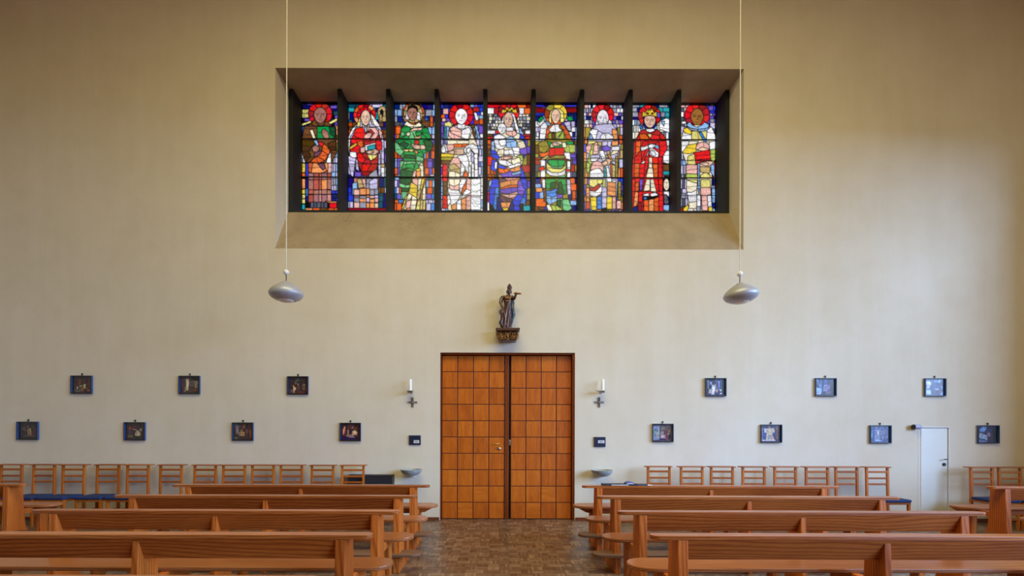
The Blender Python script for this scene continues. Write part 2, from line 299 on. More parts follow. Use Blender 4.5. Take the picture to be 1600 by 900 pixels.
def light_e():          # crowned mother with child
    a = Art(48, 385, Y0, Y1, 15)
    a.tiles(['MR', 'R', 'DR', 'W', 'O'], 48, 22, 385, 110, 70, 32)
    a.tiles(['W', 'GY', 'CR', 'DGY'], 48, 108, 385, 262, 22, 26)
    a.tiles(['MR', 'R', 'W', 'BR'], 48, 235, 385, 330, 44, 26)
    a.tiles(['R', 'DO', 'O', 'BR'], 48, 310, 120, 720, 30, 60)
    a.tiles(['OL', 'BR', 'V', 'MR'], 320, 310, 385, 888, 40, 70)
    a.tiles(['DGY', 'R', 'K'], 48, 680, 120, 800, 40, 60)
    a.halo(218, 92, 82, ['R', 'DR', 'R', 'MR'], 10)
    a.draw('W 162,180 180,120 205,95 235,95 262,120 280,190 310,265 285,270 262,200 250,140 215,108 190,135 180,185; W 280,150 300,190 330,262 312,268; LB 300,205 330,262 320,290 300,270')
    a.face(215, 155, 36, 68, 'SK')
    a.draw('Y 160,100 175,65 190,78 205,52 222,70 240,50 252,76 272,62 280,100 220,85'); a.line([(165, 98), (220, 82), (278, 98)], 5, 'OL'); a.ell('R', 205, 80, 6, 6); a.ell('G', 240, 80, 6, 6)
    a.under('''B 75,400 130,470 140,560 150,868 260,868 300,868 360,800 360,630 310,500 360,420 340,280 300,262 100,270; RP 135,530 312,520 300,740 240,868 170,868 150,700; CR 105,285 200,235 300,262 335,330 330,480 310,520 150,520 115,430''')
    a.draw('''PK 205,235 250,225 282,262 250,285 200,265; W 200,212 250,212 252,240 200,240; B 100,270 135,262 140,300 108,310; B 312,262 340,290 335,310 300,310; LB 82,330 105,320 110,400 85,395; B 80,396 112,400 160,440 130,465 85,440
    CR 285,330 330,320 352,372 300,380; V 300,385 355,372 360,420 320,432; W 105,285 140,268 190,290 200,350 160,390 118,370 108,320; W 140,320 190,300 200,345 160,360; LB 195,300 240,285 270,310 250,330 205,335
    LB 200,335 275,318 278,370 205,372; W 185,395 265,385 270,430 240,440 180,430; CR 135,395 180,385 178,430 150,445 130,420; W 245,372 300,372 300,430 268,445; PK 168,440 235,432 250,455 200,470 165,465
    GG 280,440 322,430 330,470 300,480; CR 240,470 300,450 310,490 250,505; W 140,470 200,475 250,505 210,520 150,500; W 212,520 300,492 310,515 230,535; B 90,470 130,475 120,560 80,540; W 112,490 130,485 125,540 110,535
    O 140,535 205,540 225,555 180,575 145,570; LO 226,545 300,515 310,550 240,570; V 145,578 185,578 230,560 300,575 302,600 180,605; B 135,505 200,525 180,540 140,530; LB 240,575 310,555 312,575 250,590
    DM 148,622 180,615 210,635 150,648; LO 150,650 215,635 300,622 296,662 220,670 160,690; O 160,692 220,672 295,665 300,680 230,690 165,705; V 150,706 230,690 300,685 290,715 225,735 165,730
    PK 165,735 225,738 290,718 285,760 220,770 170,752; DM 150,755 172,752 220,772 245,775 240,805 170,800; LO 155,805 235,805 220,850 165,845; Y 172,848 215,848 210,868 180,868
    B 80,625 135,622 145,690 120,740 80,690; LB 68,640 90,625 78,680 65,672; B 70,700 115,690 125,790 95,830 68,800; SKY 118,690 142,692 140,800 118,870 100,835; DB 130,760 152,800 170,868 125,868
    V 290,640 330,622 350,690 320,760 290,735; B 312,622 358,625 362,700 335,690; B 290,740 325,765 300,830 260,830 250,790; DB 240,800 262,832 262,868 215,868; SKY 325,765 350,780 345,820 300,832; B 262,832 300,834 305,868 262,868
    K 305,820 330,815 332,866 310,868; W 48,805 68,805 70,868 48,868; TL 335,830 385,830 385,888 335,888''')
    a.face(165, 222, 34, 46, 'W', (60, 60, 70)); a.hand('PK', 195, 455, 40, -4, 46, 26)
    bars(a, (425, 740)); return a.done()

def light_f():          # blond figure in green, angel wings
    a = Art(68, 410, Y0, Y1, 16)
    a.tiles(['DB', 'V', 'LV', 'B', 'DR'], 68, 22, 410, 120, 80, 26)
    a.draw('DR 68,60 410,60 410,95 68,95')
    a.tiles(['LV', 'V', 'W', 'LB', 'DB'], 68, 120, 410, 330, 30, 50)
    a.tiles(['BR', 'OL', 'DGY', 'MR', 'V'], 68, 320, 410, 620, 44, 50)
    a.tiles(['B', 'DB', 'BR', 'LB', 'O'], 68, 610, 410, 888, 40, 56)
    a.draw('O 85,775 158,775 158,835 85,835; LO 85,690 130,690 130,720 85,720')
    a.halo(235, 105, 88, ['Y', 'O', 'O', 'DO', 'OL', 'Y'], 7)
    a.draw('LY 185,140 195,90 225,65 260,65 292,90 298,165 270,172 262,110 232,85 205,115 205,172 188,175')
    a.face(236, 125, 36, 62, 'SK')
    a.under('''OL 165,200 300,200 358,305 385,350 385,405 320,410 320,610 335,780 360,850 330,868 175,868 165,790 155,610 150,560 175,480 110,410 105,340 160,310''')
    a.draw('''W 120,190 150,170 170,200 160,250 150,305 110,300; W 92,180 120,125 150,165 115,200; G 100,150 125,125 140,140 108,175; LV 300,175 345,165 355,240 330,230; G 320,140 345,120 375,150 340,160
    O 165,230 195,195 215,205 180,260 175,300 160,290; O 270,190 300,200 335,250 358,305 325,305 300,250; W 215,195 260,190 258,215 285,235 270,252 200,245 185,230; OL 178,262 230,255 232,305 178,305
    GG 235,255 295,240 300,300 240,305; BR 205,262 225,260 225,305 208,305; W 300,225 285,250 240,305 250,308; CR 195,350 220,325 280,325 290,345 240,358 200,372; G 225,360 285,345 290,368 230,375
    OL 105,340 130,322 170,322 185,365 150,412 110,400; G 170,322 200,330 190,360 178,345; GG 300,385 320,350 385,350 385,405 320,408; G 320,325 370,322 370,345 325,345; CR 285,330 312,335 320,365 290,375
    R 190,378 295,372 300,400 298,425 250,430 185,436; R 185,436 250,432 250,445 185,445; O 105,412 150,416 182,400 178,440 125,445; TN 110,470 175,430 180,445 112,490; W 302,412 345,412 350,470 310,455
    OL 190,450 240,432 305,435 310,452 240,455; G 180,465 310,465 305,500 270,520 220,520 185,500; LG 185,500 220,520 270,520 300,505 280,535 200,530
    LY 165,490 185,505 215,535 275,538 315,505 310,540 270,565 210,565 170,540; W 170,545 210,568 270,568 310,542 305,585 250,598 190,590 165,565; OL 155,560 185,590 245,600 245,610 150,610; LG 250,600 305,588 310,610 250,610
    W 120,470 155,475 155,600 120,605; R 105,530 145,520 150,545 108,552; MR 305,455 350,470 345,480 305,472; W 325,480 350,480 350,610 325,610; R 318,540 350,545 348,560 318,555
    G 158,622 235,622 240,660 200,700 165,690; G 252,622 315,622 318,735 255,740; DG 200,650 240,640 235,690 195,700; DG 258,650 280,640 300,730 262,735
    SKY 162,710 200,715 245,690 248,745 210,765 165,745; LB 165,748 210,768 248,748 246,790 190,820 165,790; V 240,712 255,742 290,740 288,765 250,770; LG 250,775 290,770 285,835 245,830; DG 250,790 280,785 275,830 248,835
    LG 290,785 335,780 360,850 330,868 295,860; CR 165,825 190,822 215,868 180,868; GG 200,825 246,832 295,862 215,868; W 130,625 155,625 155,690 135,690; BR 140,690 160,700 165,790 145,795; LV 322,625 350,625 355,735 330,740''')
    a.hand('SK', 225, 345, 40, 4, 44, 26)
    bars(a, (468, 773)); return a.done()

def light_g():          # bearded man in white with scroll
    a = Art(40, 385, Y0, Y1, 17)
    a.tiles(['LV', 'GY', 'V', 'PK', 'W', 'DB'], 40, 22, 385, 230, 28, 30)
    a.tiles(['O', 'LO', 'V', 'OL'], 40, 210, 110, 620, 28, 60)
    a.tiles(['LO', 'OL', 'TN', 'O', 'LV'], 315, 210, 385, 620, 24, 56)
    a.tiles(['B', 'LO', 'OL', 'V', 'LB'], 40, 610, 385, 888, 28, 60)
    a.halo(202, 110, 86, ['R', 'R', 'DR', 'R', 'MR'], 9)
    a.draw('W 150,190 158,120 178,190 215,240 165,235; W 250,150 270,170 280,215 225,245 240,200; LV 160,190 210,240 230,240 270,195 278,220 245,262 180,262')
    a.face(203, 142, 46, 76, 'W', (80, 70, 75), beard='LV')
    a.under('''LV 150,190 270,180 320,240 330,390 320,610 305,860 105,860 100,640 105,560 80,520 75,370 100,250''')
    a.draw('''W 100,250 125,225 165,235 185,262 190,300 130,306; LB 105,255 130,300 100,300; LV 165,240 215,262 190,300 150,305; LO 275,225 310,232 318,308 280,308; W 185,285 205,262 245,258 280,280 285,300 240,300 215,310 190,305
    PK 75,370 90,345 130,335 160,322 165,415 120,425 80,410; LY 90,320 150,320 140,335 92,345; GG 100,425 120,350 135,345 105,560 80,565 78,520; GG 80,490 105,500 100,565 78,562; TN 160,325 195,325 192,360 170,350
    DGY 178,368 195,362 200,395 180,395; V 195,370 235,355 262,372 255,395 215,398; LV 200,325 238,322 235,352 200,358; LV 242,322 270,322 262,368 240,352; W 175,400 208,395 232,470 205,485
    W 205,500 238,490 275,640 240,645; SK 190,490 245,455 272,470 255,500 215,518 195,510; LY 225,440 255,395 262,420 240,450; TN 235,400 262,398 240,440; CR 262,430 285,395 325,395 300,430
    LO 240,430 262,430 298,460 275,480; LV 262,432 320,418 312,470 285,470; TL 260,480 290,505 280,520; O 260,500 300,510 296,610 270,612; TN 275,510 300,512 298,600 278,605
    LV 112,430 170,428 180,450 110,450; W 110,452 175,452 150,475 115,478; PK 110,540 130,485 165,478 205,500 210,560 170,530 125,545; W 108,560 125,548 175,535 210,580 205,610 105,610; LO 275,320 320,320 320,350 275,355
    W 275,362 330,362 330,390 275,392; OL 300,440 320,440 318,610 302,610; TL 210,520 228,530 235,600 215,605
    LY 102,622 205,622 200,645 165,668 130,682 102,665; MR 102,680 130,690 172,655 180,680 150,712 110,705; W 105,710 150,715 180,685 205,640 215,680 180,740 140,758 105,740; GG 205,622 225,625 222,680 200,690
    LO 240,645 302,645 302,752 240,740; W 270,640 302,622 302,645; SKY 160,760 195,745 195,852 160,852; Y 108,765 155,760 155,860 118,860; LV 198,680 235,690 235,850 198,850; Y 236,760 275,758 275,852 236,852
    PK 278,755 305,755 305,850 278,850; LO 75,690 100,690 102,850 78,850; O 78,800 102,800 102,852 78,852; PK 312,790 345,790 345,850 312,850; OL 322,640 345,640 345,780 322,780; K 200,852 232,846 232,868 195,868''')
    a.line([(210, 275), (225, 268), (240, 268)], 2); a.hand('SK', 228, 488, -30, 16, 36, 30)
    bars(a, (458, 757)); return a.done()

def light_h():          # crowned woman in red
    a = Art(42, 382, Y0, Y1, 18)
    a.tiles(['DT', 'TL', 'TN', 'DB', 'GY'], 42, 22, 382, 150, 60, 34)
    a.tiles(['GY', 'W', 'CR', 'LB'], 42, 150, 382, 340, 26, 44)
    a.tiles(['DGY', 'W', 'GY', 'DT'], 42, 310, 382, 620, 26, 40)
    a.tiles(['DGY', 'O', 'DB', 'W'], 42, 610, 382, 888, 30, 56)
    a.draw('W 275,165 320,140 348,150 350,250 270,220; LB 285,165 310,160 305,200; W 300,400 350,395 350,500 300,480; BR 300,505 350,500 350,550 300,550; TL 300,555 350,555 350,582 300,582')
    a.halo(193, 118, 88, ['R', 'R', 'DR', 'R', 'MR'], 9)
    a.draw('DB 150,130 240,130 242,195 225,215 160,212 148,190; V 250,90 275,100 275,135 250,125; SKY 115,185 140,210 120,222')
    a.face(196, 158, 46, 60, 'SK')
    a.draw('Y 138,125 145,80 165,95 180,65 196,80 212,62 226,95 242,80 250,125 196,112'); a.line([(142, 122), (196, 110), (248, 122)], 6, 'OL'); a.ell('R', 175, 100, 7, 6); a.ell('R', 215, 100, 7, 6); a.ell('O', 196, 68, 10, 8)
    a.under('''R 110,262 160,225 250,225 295,262 328,375 300,430 300,868 60,868 55,620 72,330''')
    a.draw('''W 172,222 220,220 235,235 200,248 165,240; MR 130,235 165,228 180,248 215,255 250,225 290,260 270,275 210,265 160,262 110,262; O 112,265 160,262 185,290 180,308 120,308; R 95,300 112,265 120,308 92,308
    LY 180,268 195,262 215,268 205,295; R 215,268 272,275 262,308 200,308; R 275,262 295,262 325,310 280,310; R 268,320 322,318 328,375 300,430 270,440 276,380; R 150,320 265,320 240,335 160,365 130,362
    W 128,362 160,362 200,338 238,342 235,368 180,378 130,396; W 192,382 215,375 262,410 260,442 225,442 195,420; LB 235,345 258,352 270,380 240,372; R 165,385 192,382 190,430 170,470 130,480; W 190,395 170,480 150,492 182,400
    W 130,490 155,470 155,500 140,500; O 85,325 125,320 118,440 80,450; R 72,330 88,325 85,450 68,455; R 118,400 130,398 130,480 120,500 78,495 82,452; O 78,498 118,498 112,600 76,600; R 120,498 158,500 150,605 114,605
    R 158,450 190,430 185,495 170,560 155,590; R 215,445 260,448 262,500 220,500; CR 190,450 215,448 216,530 188,528; O 220,502 258,502 258,600 228,600; CR 184,532 218,534 225,605 170,605; R 262,450 290,440 292,605 262,605
    R 120,622 158,622 140,700 118,712; O 85,650 112,645 108,720 84,720; V 118,622 145,622 135,710 118,700; CR 170,622 198,622 196,705 150,710; CR 202,622 228,622 248,720 205,715; R 228,622 262,622 266,740 250,720
    R 266,622 296,622 298,740 268,745; LO 72,722 106,722 104,830 70,830; R 52,622 84,622 80,720 66,850 55,850; W 145,740 185,728 190,750 160,758; W 200,735 240,725 262,745 215,760; K 138,765 160,752 205,758 262,748 235,775 175,785 142,785
    SKY 150,762 170,758 175,775 152,778; R 110,720 140,715 138,780 150,868 108,868; DR 105,810 130,800 135,868 80,868; O 152,785 188,785 188,868 152,868; LO 190,782 228,776 228,868 190,868; O 230,776 266,760 266,868 230,868
    R 268,748 300,745 302,868 268,868; DB 60,850 105,832 102,868 60,868''')
    a.draw('K 300,620 318,595 350,605 352,710 305,710'); a.ell('CR', 326, 660, 24, 48)
    for k in (-1, 1): a.line([(326 + k * 5, 645), (326 + k * 16, 643)], 3)
    a.line([(327, 640), (326, 668)], 2.5); a.line([(318, 684), (334, 684)], 3)
    a.draw('W 305,712 350,712 348,760 325,740 308,765; DGY 305,745 326,740 346,800 325,815 308,800; LB 305,822 350,822 350,862 305,862')
    a.hand('W', 200, 360, 36, -8, 42, 30); a.hand('W', 228, 420, -26, -30, 40, 30)
    bars(a, (495, 715)); return a.done()

def light_i():          # monk in pale habit with red book
    a = Art(50, 405, Y0, Y1, 19)
    a.tiles(['GY', 'PK', 'W', 'DGY'], 50, 22, 140, 200, 34, 34)
    a.tiles(['DB', 'B', 'GY', 'V'], 230, 22, 405, 180, 34, 28)
    a.tiles(['GY', 'DGY', 'LV'], 290, 170, 405, 320, 34, 40)
    a.tiles(['LV', 'LB', 'GY', 'DGY'], 50, 400, 120, 888, 24, 60); a.tiles(['LV', 'GY', 'PK'], 50, 200, 120, 400, 34, 44); a.tiles(['GY', 'LV', 'V'], 300, 320, 405, 400, 34, 34)
    a.tiles(['LB', 'DB', 'LV', 'DR'], 300, 400, 405, 888, 28, 60)
    a.halo(190, 112, 98, ['R', 'R', 'DR', 'MR', 'R'], 9)
    a.face(190, 128, 50, 74, 'SD', (50, 30, 15))
    a.under('''CR 110,190 285,190 345,305 345,440 310,500 295,868 120,868 108,500 78,408 70,320''')
    a.draw('''LB 110,190 135,165 155,190 190,205 225,190 245,168 282,190 265,215 200,222 140,215; GY 110,195 140,215 200,225 200,240 130,230; LB 200,225 265,216 285,195 270,235 205,242
    W 85,240 110,205 130,230 150,240 148,308 68,308; Y 85,225 110,212 145,238 140,262 95,250; LY 150,240 200,242 210,262 240,308 150,308; LY 210,245 265,238 260,300 245,290; SKY 206,252 225,248 265,322 245,322
    W 270,235 300,205 345,305 265,305; W 70,320 125,318 120,350 95,395 72,402; Y 120,350 185,335 180,400 130,415 78,408; CR 130,320 200,320 185,335 128,345; W 285,325 345,318 345,372 292,385; CR 262,322 285,325 280,345 255,335
    PK 185,362 200,335 245,325 280,345 285,380 240,368 205,390 188,385; SK 195,385 230,365 285,382 240,395; R 165,410 285,388 298,465 178,500; MR 175,470 298,455 298,468 178,500; GG 292,390 340,378 342,440 315,485 298,460
    LY 120,440 168,420 178,500 118,498; SK 205,490 240,480 300,475 315,490 270,522 215,515; PK 110,505 190,505 190,575 108,570; TN 215,520 290,522 285,570 218,560; GG 110,575 190,578 192,606 108,606
    LB 195,495 212,495 212,700 206,732 198,700; LB 185,672 228,672 230,690 185,690; LY 220,606 222,585 255,565 290,585 290,606; LY 118,622 190,622 190,650 150,640; CR 112,625 150,642 190,652 185,700 150,722 112,715
    LY 222,622 290,622 292,680 222,682; PK 220,686 295,684 296,745 222,745; W 115,722 150,725 186,702 186,790 130,800; LV 222,748 240,748 242,850 222,850; PK 225,750 270,748 275,862 232,862; W 272,745 300,745 305,830 275,835
    CR 130,805 188,795 186,845 130,850; W 190,740 218,740 218,830 190,830; Y 85,850 120,820 128,868 90,868; W 125,850 160,850 160,868 120,868; Y 280,838 308,835 310,868 282,868; GY 188,832 218,834 215,868 190,868
    R 325,485 345,480 345,600 330,590; R 330,650 345,640 345,690 330,690; LB 300,500 325,510 325,600 298,560; LB 305,690 340,700 335,800 308,800; R 50,850 80,850 75,888 50,888''')
    a.hand('SK', 262, 498, -40, -6, 46, 24)
    bars(a, (470, 745)); return a.done()

LIGHTS = [(light_a, 445, 'stained glass light of a friar in a brown habit'), (light_b, 525, 'stained glass light of a woman in red under a long white veil'),
 (light_c, 600, 'stained glass light of a man in green holding a chalice'), (light_d, 675, 'stained glass light of a bald man in white before a red halo'),
 (light_e, 750, 'stained glass light of a crowned mother holding a child'), (light_f, 820, 'stained glass light of a blond figure in green and red'),
 (light_g, 900, 'stained glass light of a bearded man in white with a scroll'), (light_h, 975, 'stained glass light of a crowned woman in a red robe'),
 (light_i, 1050, 'stained glass light of a monk in a pale habit with a red book')]
# The fourteen small pictures: base colour, blotch palette, then patches of paint in crop units; right-hand blues and mauves are window reflections painted in.
# (centre x, centre y, label, base, palette, patches)
PICS = [
 (127.8, 601.2, 'blue-framed picture of orange and cream figures, leftmost of the upper row', '#2c1c1e', ['#3a2226', '#2a2a26', '#4a2a20'],
  '#6a3428 390,290 470,290 470,460 390,460; #8a4a20 460,620 560,620 545,740 480,720; #b0a070 560,460 640,460 620,630 560,630; #9a9a70 440,500 530,500 510,600 440,570; #5a5a4c 330,640 440,640 470,750 300,750; #e8e0d8 330,570 360,560 365,625 330,625; #552018 740,280 800,280 800,600 740,600; #6a4038 640,580 700,580 700,640 640,640; #3c1c30 560,260 720,260 720,440 640,440; #8a4828 390,500 430,480 440,600 400,600; #705020 240,650 340,650 330,750 260,750; #77401c 680,650 790,650 780,740 690,740'),
 (296.2, 601.5, 'blue-framed picture with tall cream column figure, second from left, upper row', '#3a2c34', ['#4a3a42', '#2c2428', '#3c3430'],
  '#c8b890 380,280 480,270 490,440 460,690 380,690; #8a7a50 340,580 380,560 380,740 310,740; #66586a 500,330 620,330 640,560 520,560; #7a7450 640,340 810,340 780,600 690,600; #a09468 700,380 760,380 740,560 690,600; #8a3020 690,630 750,630 740,730 690,720; #1c1c2c 540,580 680,600 690,630 540,610; #5c4838 480,620 700,640 680,740 480,740; #504050 230,280 370,280 360,540 240,540; #241c18 600,200 820,200 820,330 620,300'),
 (465.5, 602.3, 'blue-framed picture with grey pillar, left of the door, nearest it in the upper row', '#34282a', ['#443230', '#2a2230', '#4a3a34'],
  '#c89a50 340,480 380,470 400,760 350,760; #d8d0c8 380,560 440,560 440,640 390,690; #7a6c60 680,430 760,430 750,650 680,650; #8c8078 690,430 760,430 755,460 690,460; #5a2c28 470,690 700,690 800,780 440,780; #6a3830 480,470 570,470 580,640 500,650; #4c6058 480,240 560,240 560,330 400,340; #281c40 220,240 340,240 340,300 220,300; #6a5a58 400,360 480,350 460,450 400,450; #6e2818 770,520 820,560 820,700 760,700; #5c4860 240,640 340,640 340,760 260,760; #b89888 500,420 530,420 530,470 500,470'),
 (43.6, 673, 'very dark blue-framed picture with two pale figures, leftmost of the lower row', '#241a1e', ['#2a2020', '#1c1824', '#301c1c'],
  '#c0a070 540,410 600,400 620,640 590,650; #9a7850 470,440 530,420 560,640 500,640; #4c1c18 660,400 790,400 790,620 650,620; #4a4048 290,370 400,350 430,480 320,470; #2a1028 280,520 450,500 430,640 270,640; #5c4a38 380,660 740,660 740,700 380,700; #44441c 640,320 720,320 720,380 650,380; #5a4840 460,310 530,310 530,390 460,390; #6c5048 380,480 430,490 420,520 380,510'),
 (210.8, 673.8, 'blue-framed picture with pale crouching group, second from left in the lower row', '#2e2228', ['#3a2a30', '#2a2428', '#382620'],
  '#a03418 300,330 380,330 370,420 300,430; #5c2838 450,280 640,270 680,380 450,380; #b8a888 520,530 590,440 700,560 690,660 500,660; #d8c8b0 600,530 640,540 630,640 600,690; #6a5040 250,630 350,630 350,720 250,720; #6a7a34 350,630 430,640 430,720 350,720; #503a58 300,440 430,500 420,600 300,600; #82786a 650,420 760,360 740,500 660,480; #1a1418 430,670 600,670 600,720 430,720; #a88a7a 400,400 560,430 580,460 420,430'),
 (379.6, 674.3, 'blue-framed picture with golden kneeling figure, third from left in the lower row', '#3c2c2c', ['#4a3230', '#34302c', '#4c2828'],
  '#c89a5c 440,500 560,500 570,650 420,650; #a0804c 420,430 480,400 500,480 420,500; #74666a 240,260 380,260 370,580 260,580; #8c7c7c 300,400 350,400 340,580 300,580; #6a4444 600,400 700,400 690,570 600,570; #8a4424 740,400 800,400 800,720 750,720; #5a7468 220,690 320,700 310,760 220,760; #7c4438 500,230 590,230 580,390 500,390; #2c1828 620,230 690,230 690,350 620,350; #8c6c60 360,520 430,500 420,650 360,650; #4c6460 200,200 320,200 320,280 220,290'),
 (547.6, 674.8, 'blue-framed picture with red-robed figure, left of the door, lower row nearest it', '#34222a', ['#46262c', '#2c2030', '#3e2a2c'],
  '#8a1c34 320,350 370,340 360,640 310,640; #c89a70 240,430 310,280 340,290 290,590 250,590; #c0a080 580,460 680,420 760,500 740,600 560,600; #b8a8a0 410,420 450,410 450,580 410,580; #a88878 380,600 620,580 620,660 370,660; #6a3438 420,230 640,230 640,370 420,380; #e8d8d0 560,320 590,320 580,360 560,360; #6c3424 640,330 760,330 750,430 640,420; #1c1c4c 200,660 760,680 740,770 200,770; #9c90a8 450,680 680,680 660,700 450,700; #60302c 620,600 790,600 790,640 620,640'),
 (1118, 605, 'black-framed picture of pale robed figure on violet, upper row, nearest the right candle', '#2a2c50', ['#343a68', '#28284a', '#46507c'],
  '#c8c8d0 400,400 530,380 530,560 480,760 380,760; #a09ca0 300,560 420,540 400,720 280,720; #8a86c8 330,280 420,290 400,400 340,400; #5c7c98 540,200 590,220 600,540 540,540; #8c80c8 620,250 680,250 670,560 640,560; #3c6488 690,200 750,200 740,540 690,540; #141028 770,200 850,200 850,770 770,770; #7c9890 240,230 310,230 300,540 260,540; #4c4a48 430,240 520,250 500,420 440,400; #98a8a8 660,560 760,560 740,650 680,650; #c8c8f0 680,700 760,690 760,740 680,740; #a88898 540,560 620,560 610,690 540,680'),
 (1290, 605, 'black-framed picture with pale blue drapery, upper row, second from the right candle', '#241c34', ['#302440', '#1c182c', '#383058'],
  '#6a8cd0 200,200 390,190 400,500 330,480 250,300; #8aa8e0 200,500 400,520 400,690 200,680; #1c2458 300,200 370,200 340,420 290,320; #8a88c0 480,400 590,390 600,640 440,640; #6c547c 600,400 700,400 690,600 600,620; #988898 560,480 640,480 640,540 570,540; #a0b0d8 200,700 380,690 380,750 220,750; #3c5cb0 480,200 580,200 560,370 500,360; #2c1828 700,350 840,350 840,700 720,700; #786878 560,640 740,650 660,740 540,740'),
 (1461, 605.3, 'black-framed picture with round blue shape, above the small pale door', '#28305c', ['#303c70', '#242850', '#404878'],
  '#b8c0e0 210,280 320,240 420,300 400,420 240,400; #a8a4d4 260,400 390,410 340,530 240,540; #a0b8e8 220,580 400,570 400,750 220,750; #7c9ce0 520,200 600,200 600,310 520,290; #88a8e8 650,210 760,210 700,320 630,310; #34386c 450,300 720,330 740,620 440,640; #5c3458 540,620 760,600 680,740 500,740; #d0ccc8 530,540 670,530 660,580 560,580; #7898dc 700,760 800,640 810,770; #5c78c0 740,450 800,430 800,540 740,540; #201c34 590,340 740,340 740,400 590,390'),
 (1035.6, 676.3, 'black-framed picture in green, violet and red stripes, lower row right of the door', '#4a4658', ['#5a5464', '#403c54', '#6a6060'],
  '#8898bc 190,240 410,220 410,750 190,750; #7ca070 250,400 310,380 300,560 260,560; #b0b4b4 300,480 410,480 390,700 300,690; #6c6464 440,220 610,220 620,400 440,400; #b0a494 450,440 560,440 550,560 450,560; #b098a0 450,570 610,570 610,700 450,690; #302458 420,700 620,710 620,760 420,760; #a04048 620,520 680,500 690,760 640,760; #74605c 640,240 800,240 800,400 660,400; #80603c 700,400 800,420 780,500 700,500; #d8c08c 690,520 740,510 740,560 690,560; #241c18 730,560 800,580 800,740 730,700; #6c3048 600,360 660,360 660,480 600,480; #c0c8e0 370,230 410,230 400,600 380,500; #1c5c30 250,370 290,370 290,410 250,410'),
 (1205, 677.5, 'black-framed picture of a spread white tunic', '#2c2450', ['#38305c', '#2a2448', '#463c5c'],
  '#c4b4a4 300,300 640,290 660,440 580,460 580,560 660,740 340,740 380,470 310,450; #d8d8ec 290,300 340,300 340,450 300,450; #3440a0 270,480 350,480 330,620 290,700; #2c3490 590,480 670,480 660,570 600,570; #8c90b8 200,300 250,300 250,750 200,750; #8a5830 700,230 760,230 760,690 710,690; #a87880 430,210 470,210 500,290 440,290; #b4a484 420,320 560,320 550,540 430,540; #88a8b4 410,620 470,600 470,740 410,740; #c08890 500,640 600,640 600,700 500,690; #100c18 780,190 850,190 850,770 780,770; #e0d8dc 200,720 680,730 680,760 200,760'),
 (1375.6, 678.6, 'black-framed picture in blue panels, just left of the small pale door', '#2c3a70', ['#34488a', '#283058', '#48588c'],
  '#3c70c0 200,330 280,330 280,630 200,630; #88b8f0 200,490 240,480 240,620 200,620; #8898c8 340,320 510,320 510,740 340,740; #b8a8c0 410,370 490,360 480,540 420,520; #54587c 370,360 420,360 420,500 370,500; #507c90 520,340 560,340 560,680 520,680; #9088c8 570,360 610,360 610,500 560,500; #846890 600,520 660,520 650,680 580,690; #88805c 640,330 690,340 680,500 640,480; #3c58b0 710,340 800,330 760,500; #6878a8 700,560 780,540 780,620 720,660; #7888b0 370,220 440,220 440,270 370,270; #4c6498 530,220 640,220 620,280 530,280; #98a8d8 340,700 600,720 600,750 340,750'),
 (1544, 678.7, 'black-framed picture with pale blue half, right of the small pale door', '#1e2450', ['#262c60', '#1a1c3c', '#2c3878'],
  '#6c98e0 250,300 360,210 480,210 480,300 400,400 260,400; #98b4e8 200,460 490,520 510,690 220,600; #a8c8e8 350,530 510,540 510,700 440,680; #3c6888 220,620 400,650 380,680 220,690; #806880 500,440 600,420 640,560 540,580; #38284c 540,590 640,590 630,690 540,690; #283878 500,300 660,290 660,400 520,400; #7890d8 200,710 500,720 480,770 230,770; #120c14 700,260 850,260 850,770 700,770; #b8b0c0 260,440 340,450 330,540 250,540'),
]
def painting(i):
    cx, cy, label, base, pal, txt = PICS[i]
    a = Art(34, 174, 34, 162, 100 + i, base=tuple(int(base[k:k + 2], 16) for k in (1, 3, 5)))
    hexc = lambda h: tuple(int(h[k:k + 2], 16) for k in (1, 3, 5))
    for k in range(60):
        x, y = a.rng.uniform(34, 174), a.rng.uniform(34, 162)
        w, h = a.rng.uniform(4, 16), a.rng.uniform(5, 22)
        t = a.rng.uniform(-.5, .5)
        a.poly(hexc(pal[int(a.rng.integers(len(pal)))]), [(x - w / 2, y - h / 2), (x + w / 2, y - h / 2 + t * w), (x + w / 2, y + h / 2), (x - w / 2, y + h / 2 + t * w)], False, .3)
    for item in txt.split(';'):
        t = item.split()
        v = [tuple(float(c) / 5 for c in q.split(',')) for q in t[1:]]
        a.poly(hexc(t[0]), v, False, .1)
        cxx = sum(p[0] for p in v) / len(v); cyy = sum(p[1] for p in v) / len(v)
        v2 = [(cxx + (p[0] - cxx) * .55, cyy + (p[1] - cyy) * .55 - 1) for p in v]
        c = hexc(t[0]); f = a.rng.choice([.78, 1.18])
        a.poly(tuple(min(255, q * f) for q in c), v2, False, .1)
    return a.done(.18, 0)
# ------------------------------------------------------------------ helpers
S = bpy.context.scene
COL = S.collection
PI = math.pi
F, D, EYE, PX, PY = 755.0, 7.9, 1.549, 780.0, 665.0        # focal length in pixels, camera to wall, eye height, principal point
ROLL = math.radians(.15)
def at(px, py, y=0.0):
    """Point of the place seen at pixel px, py in the plane y (wall face y = 0, towards the camera is -y)."""
    dx, dy = px - PX, py - PY
    k = (D + y) / F
    return ((dx * math.cos(ROLL) + dy * math.sin(ROLL)) * k, EYE - (-dx * math.sin(ROLL) + dy * math.cos(ROLL)) * k)

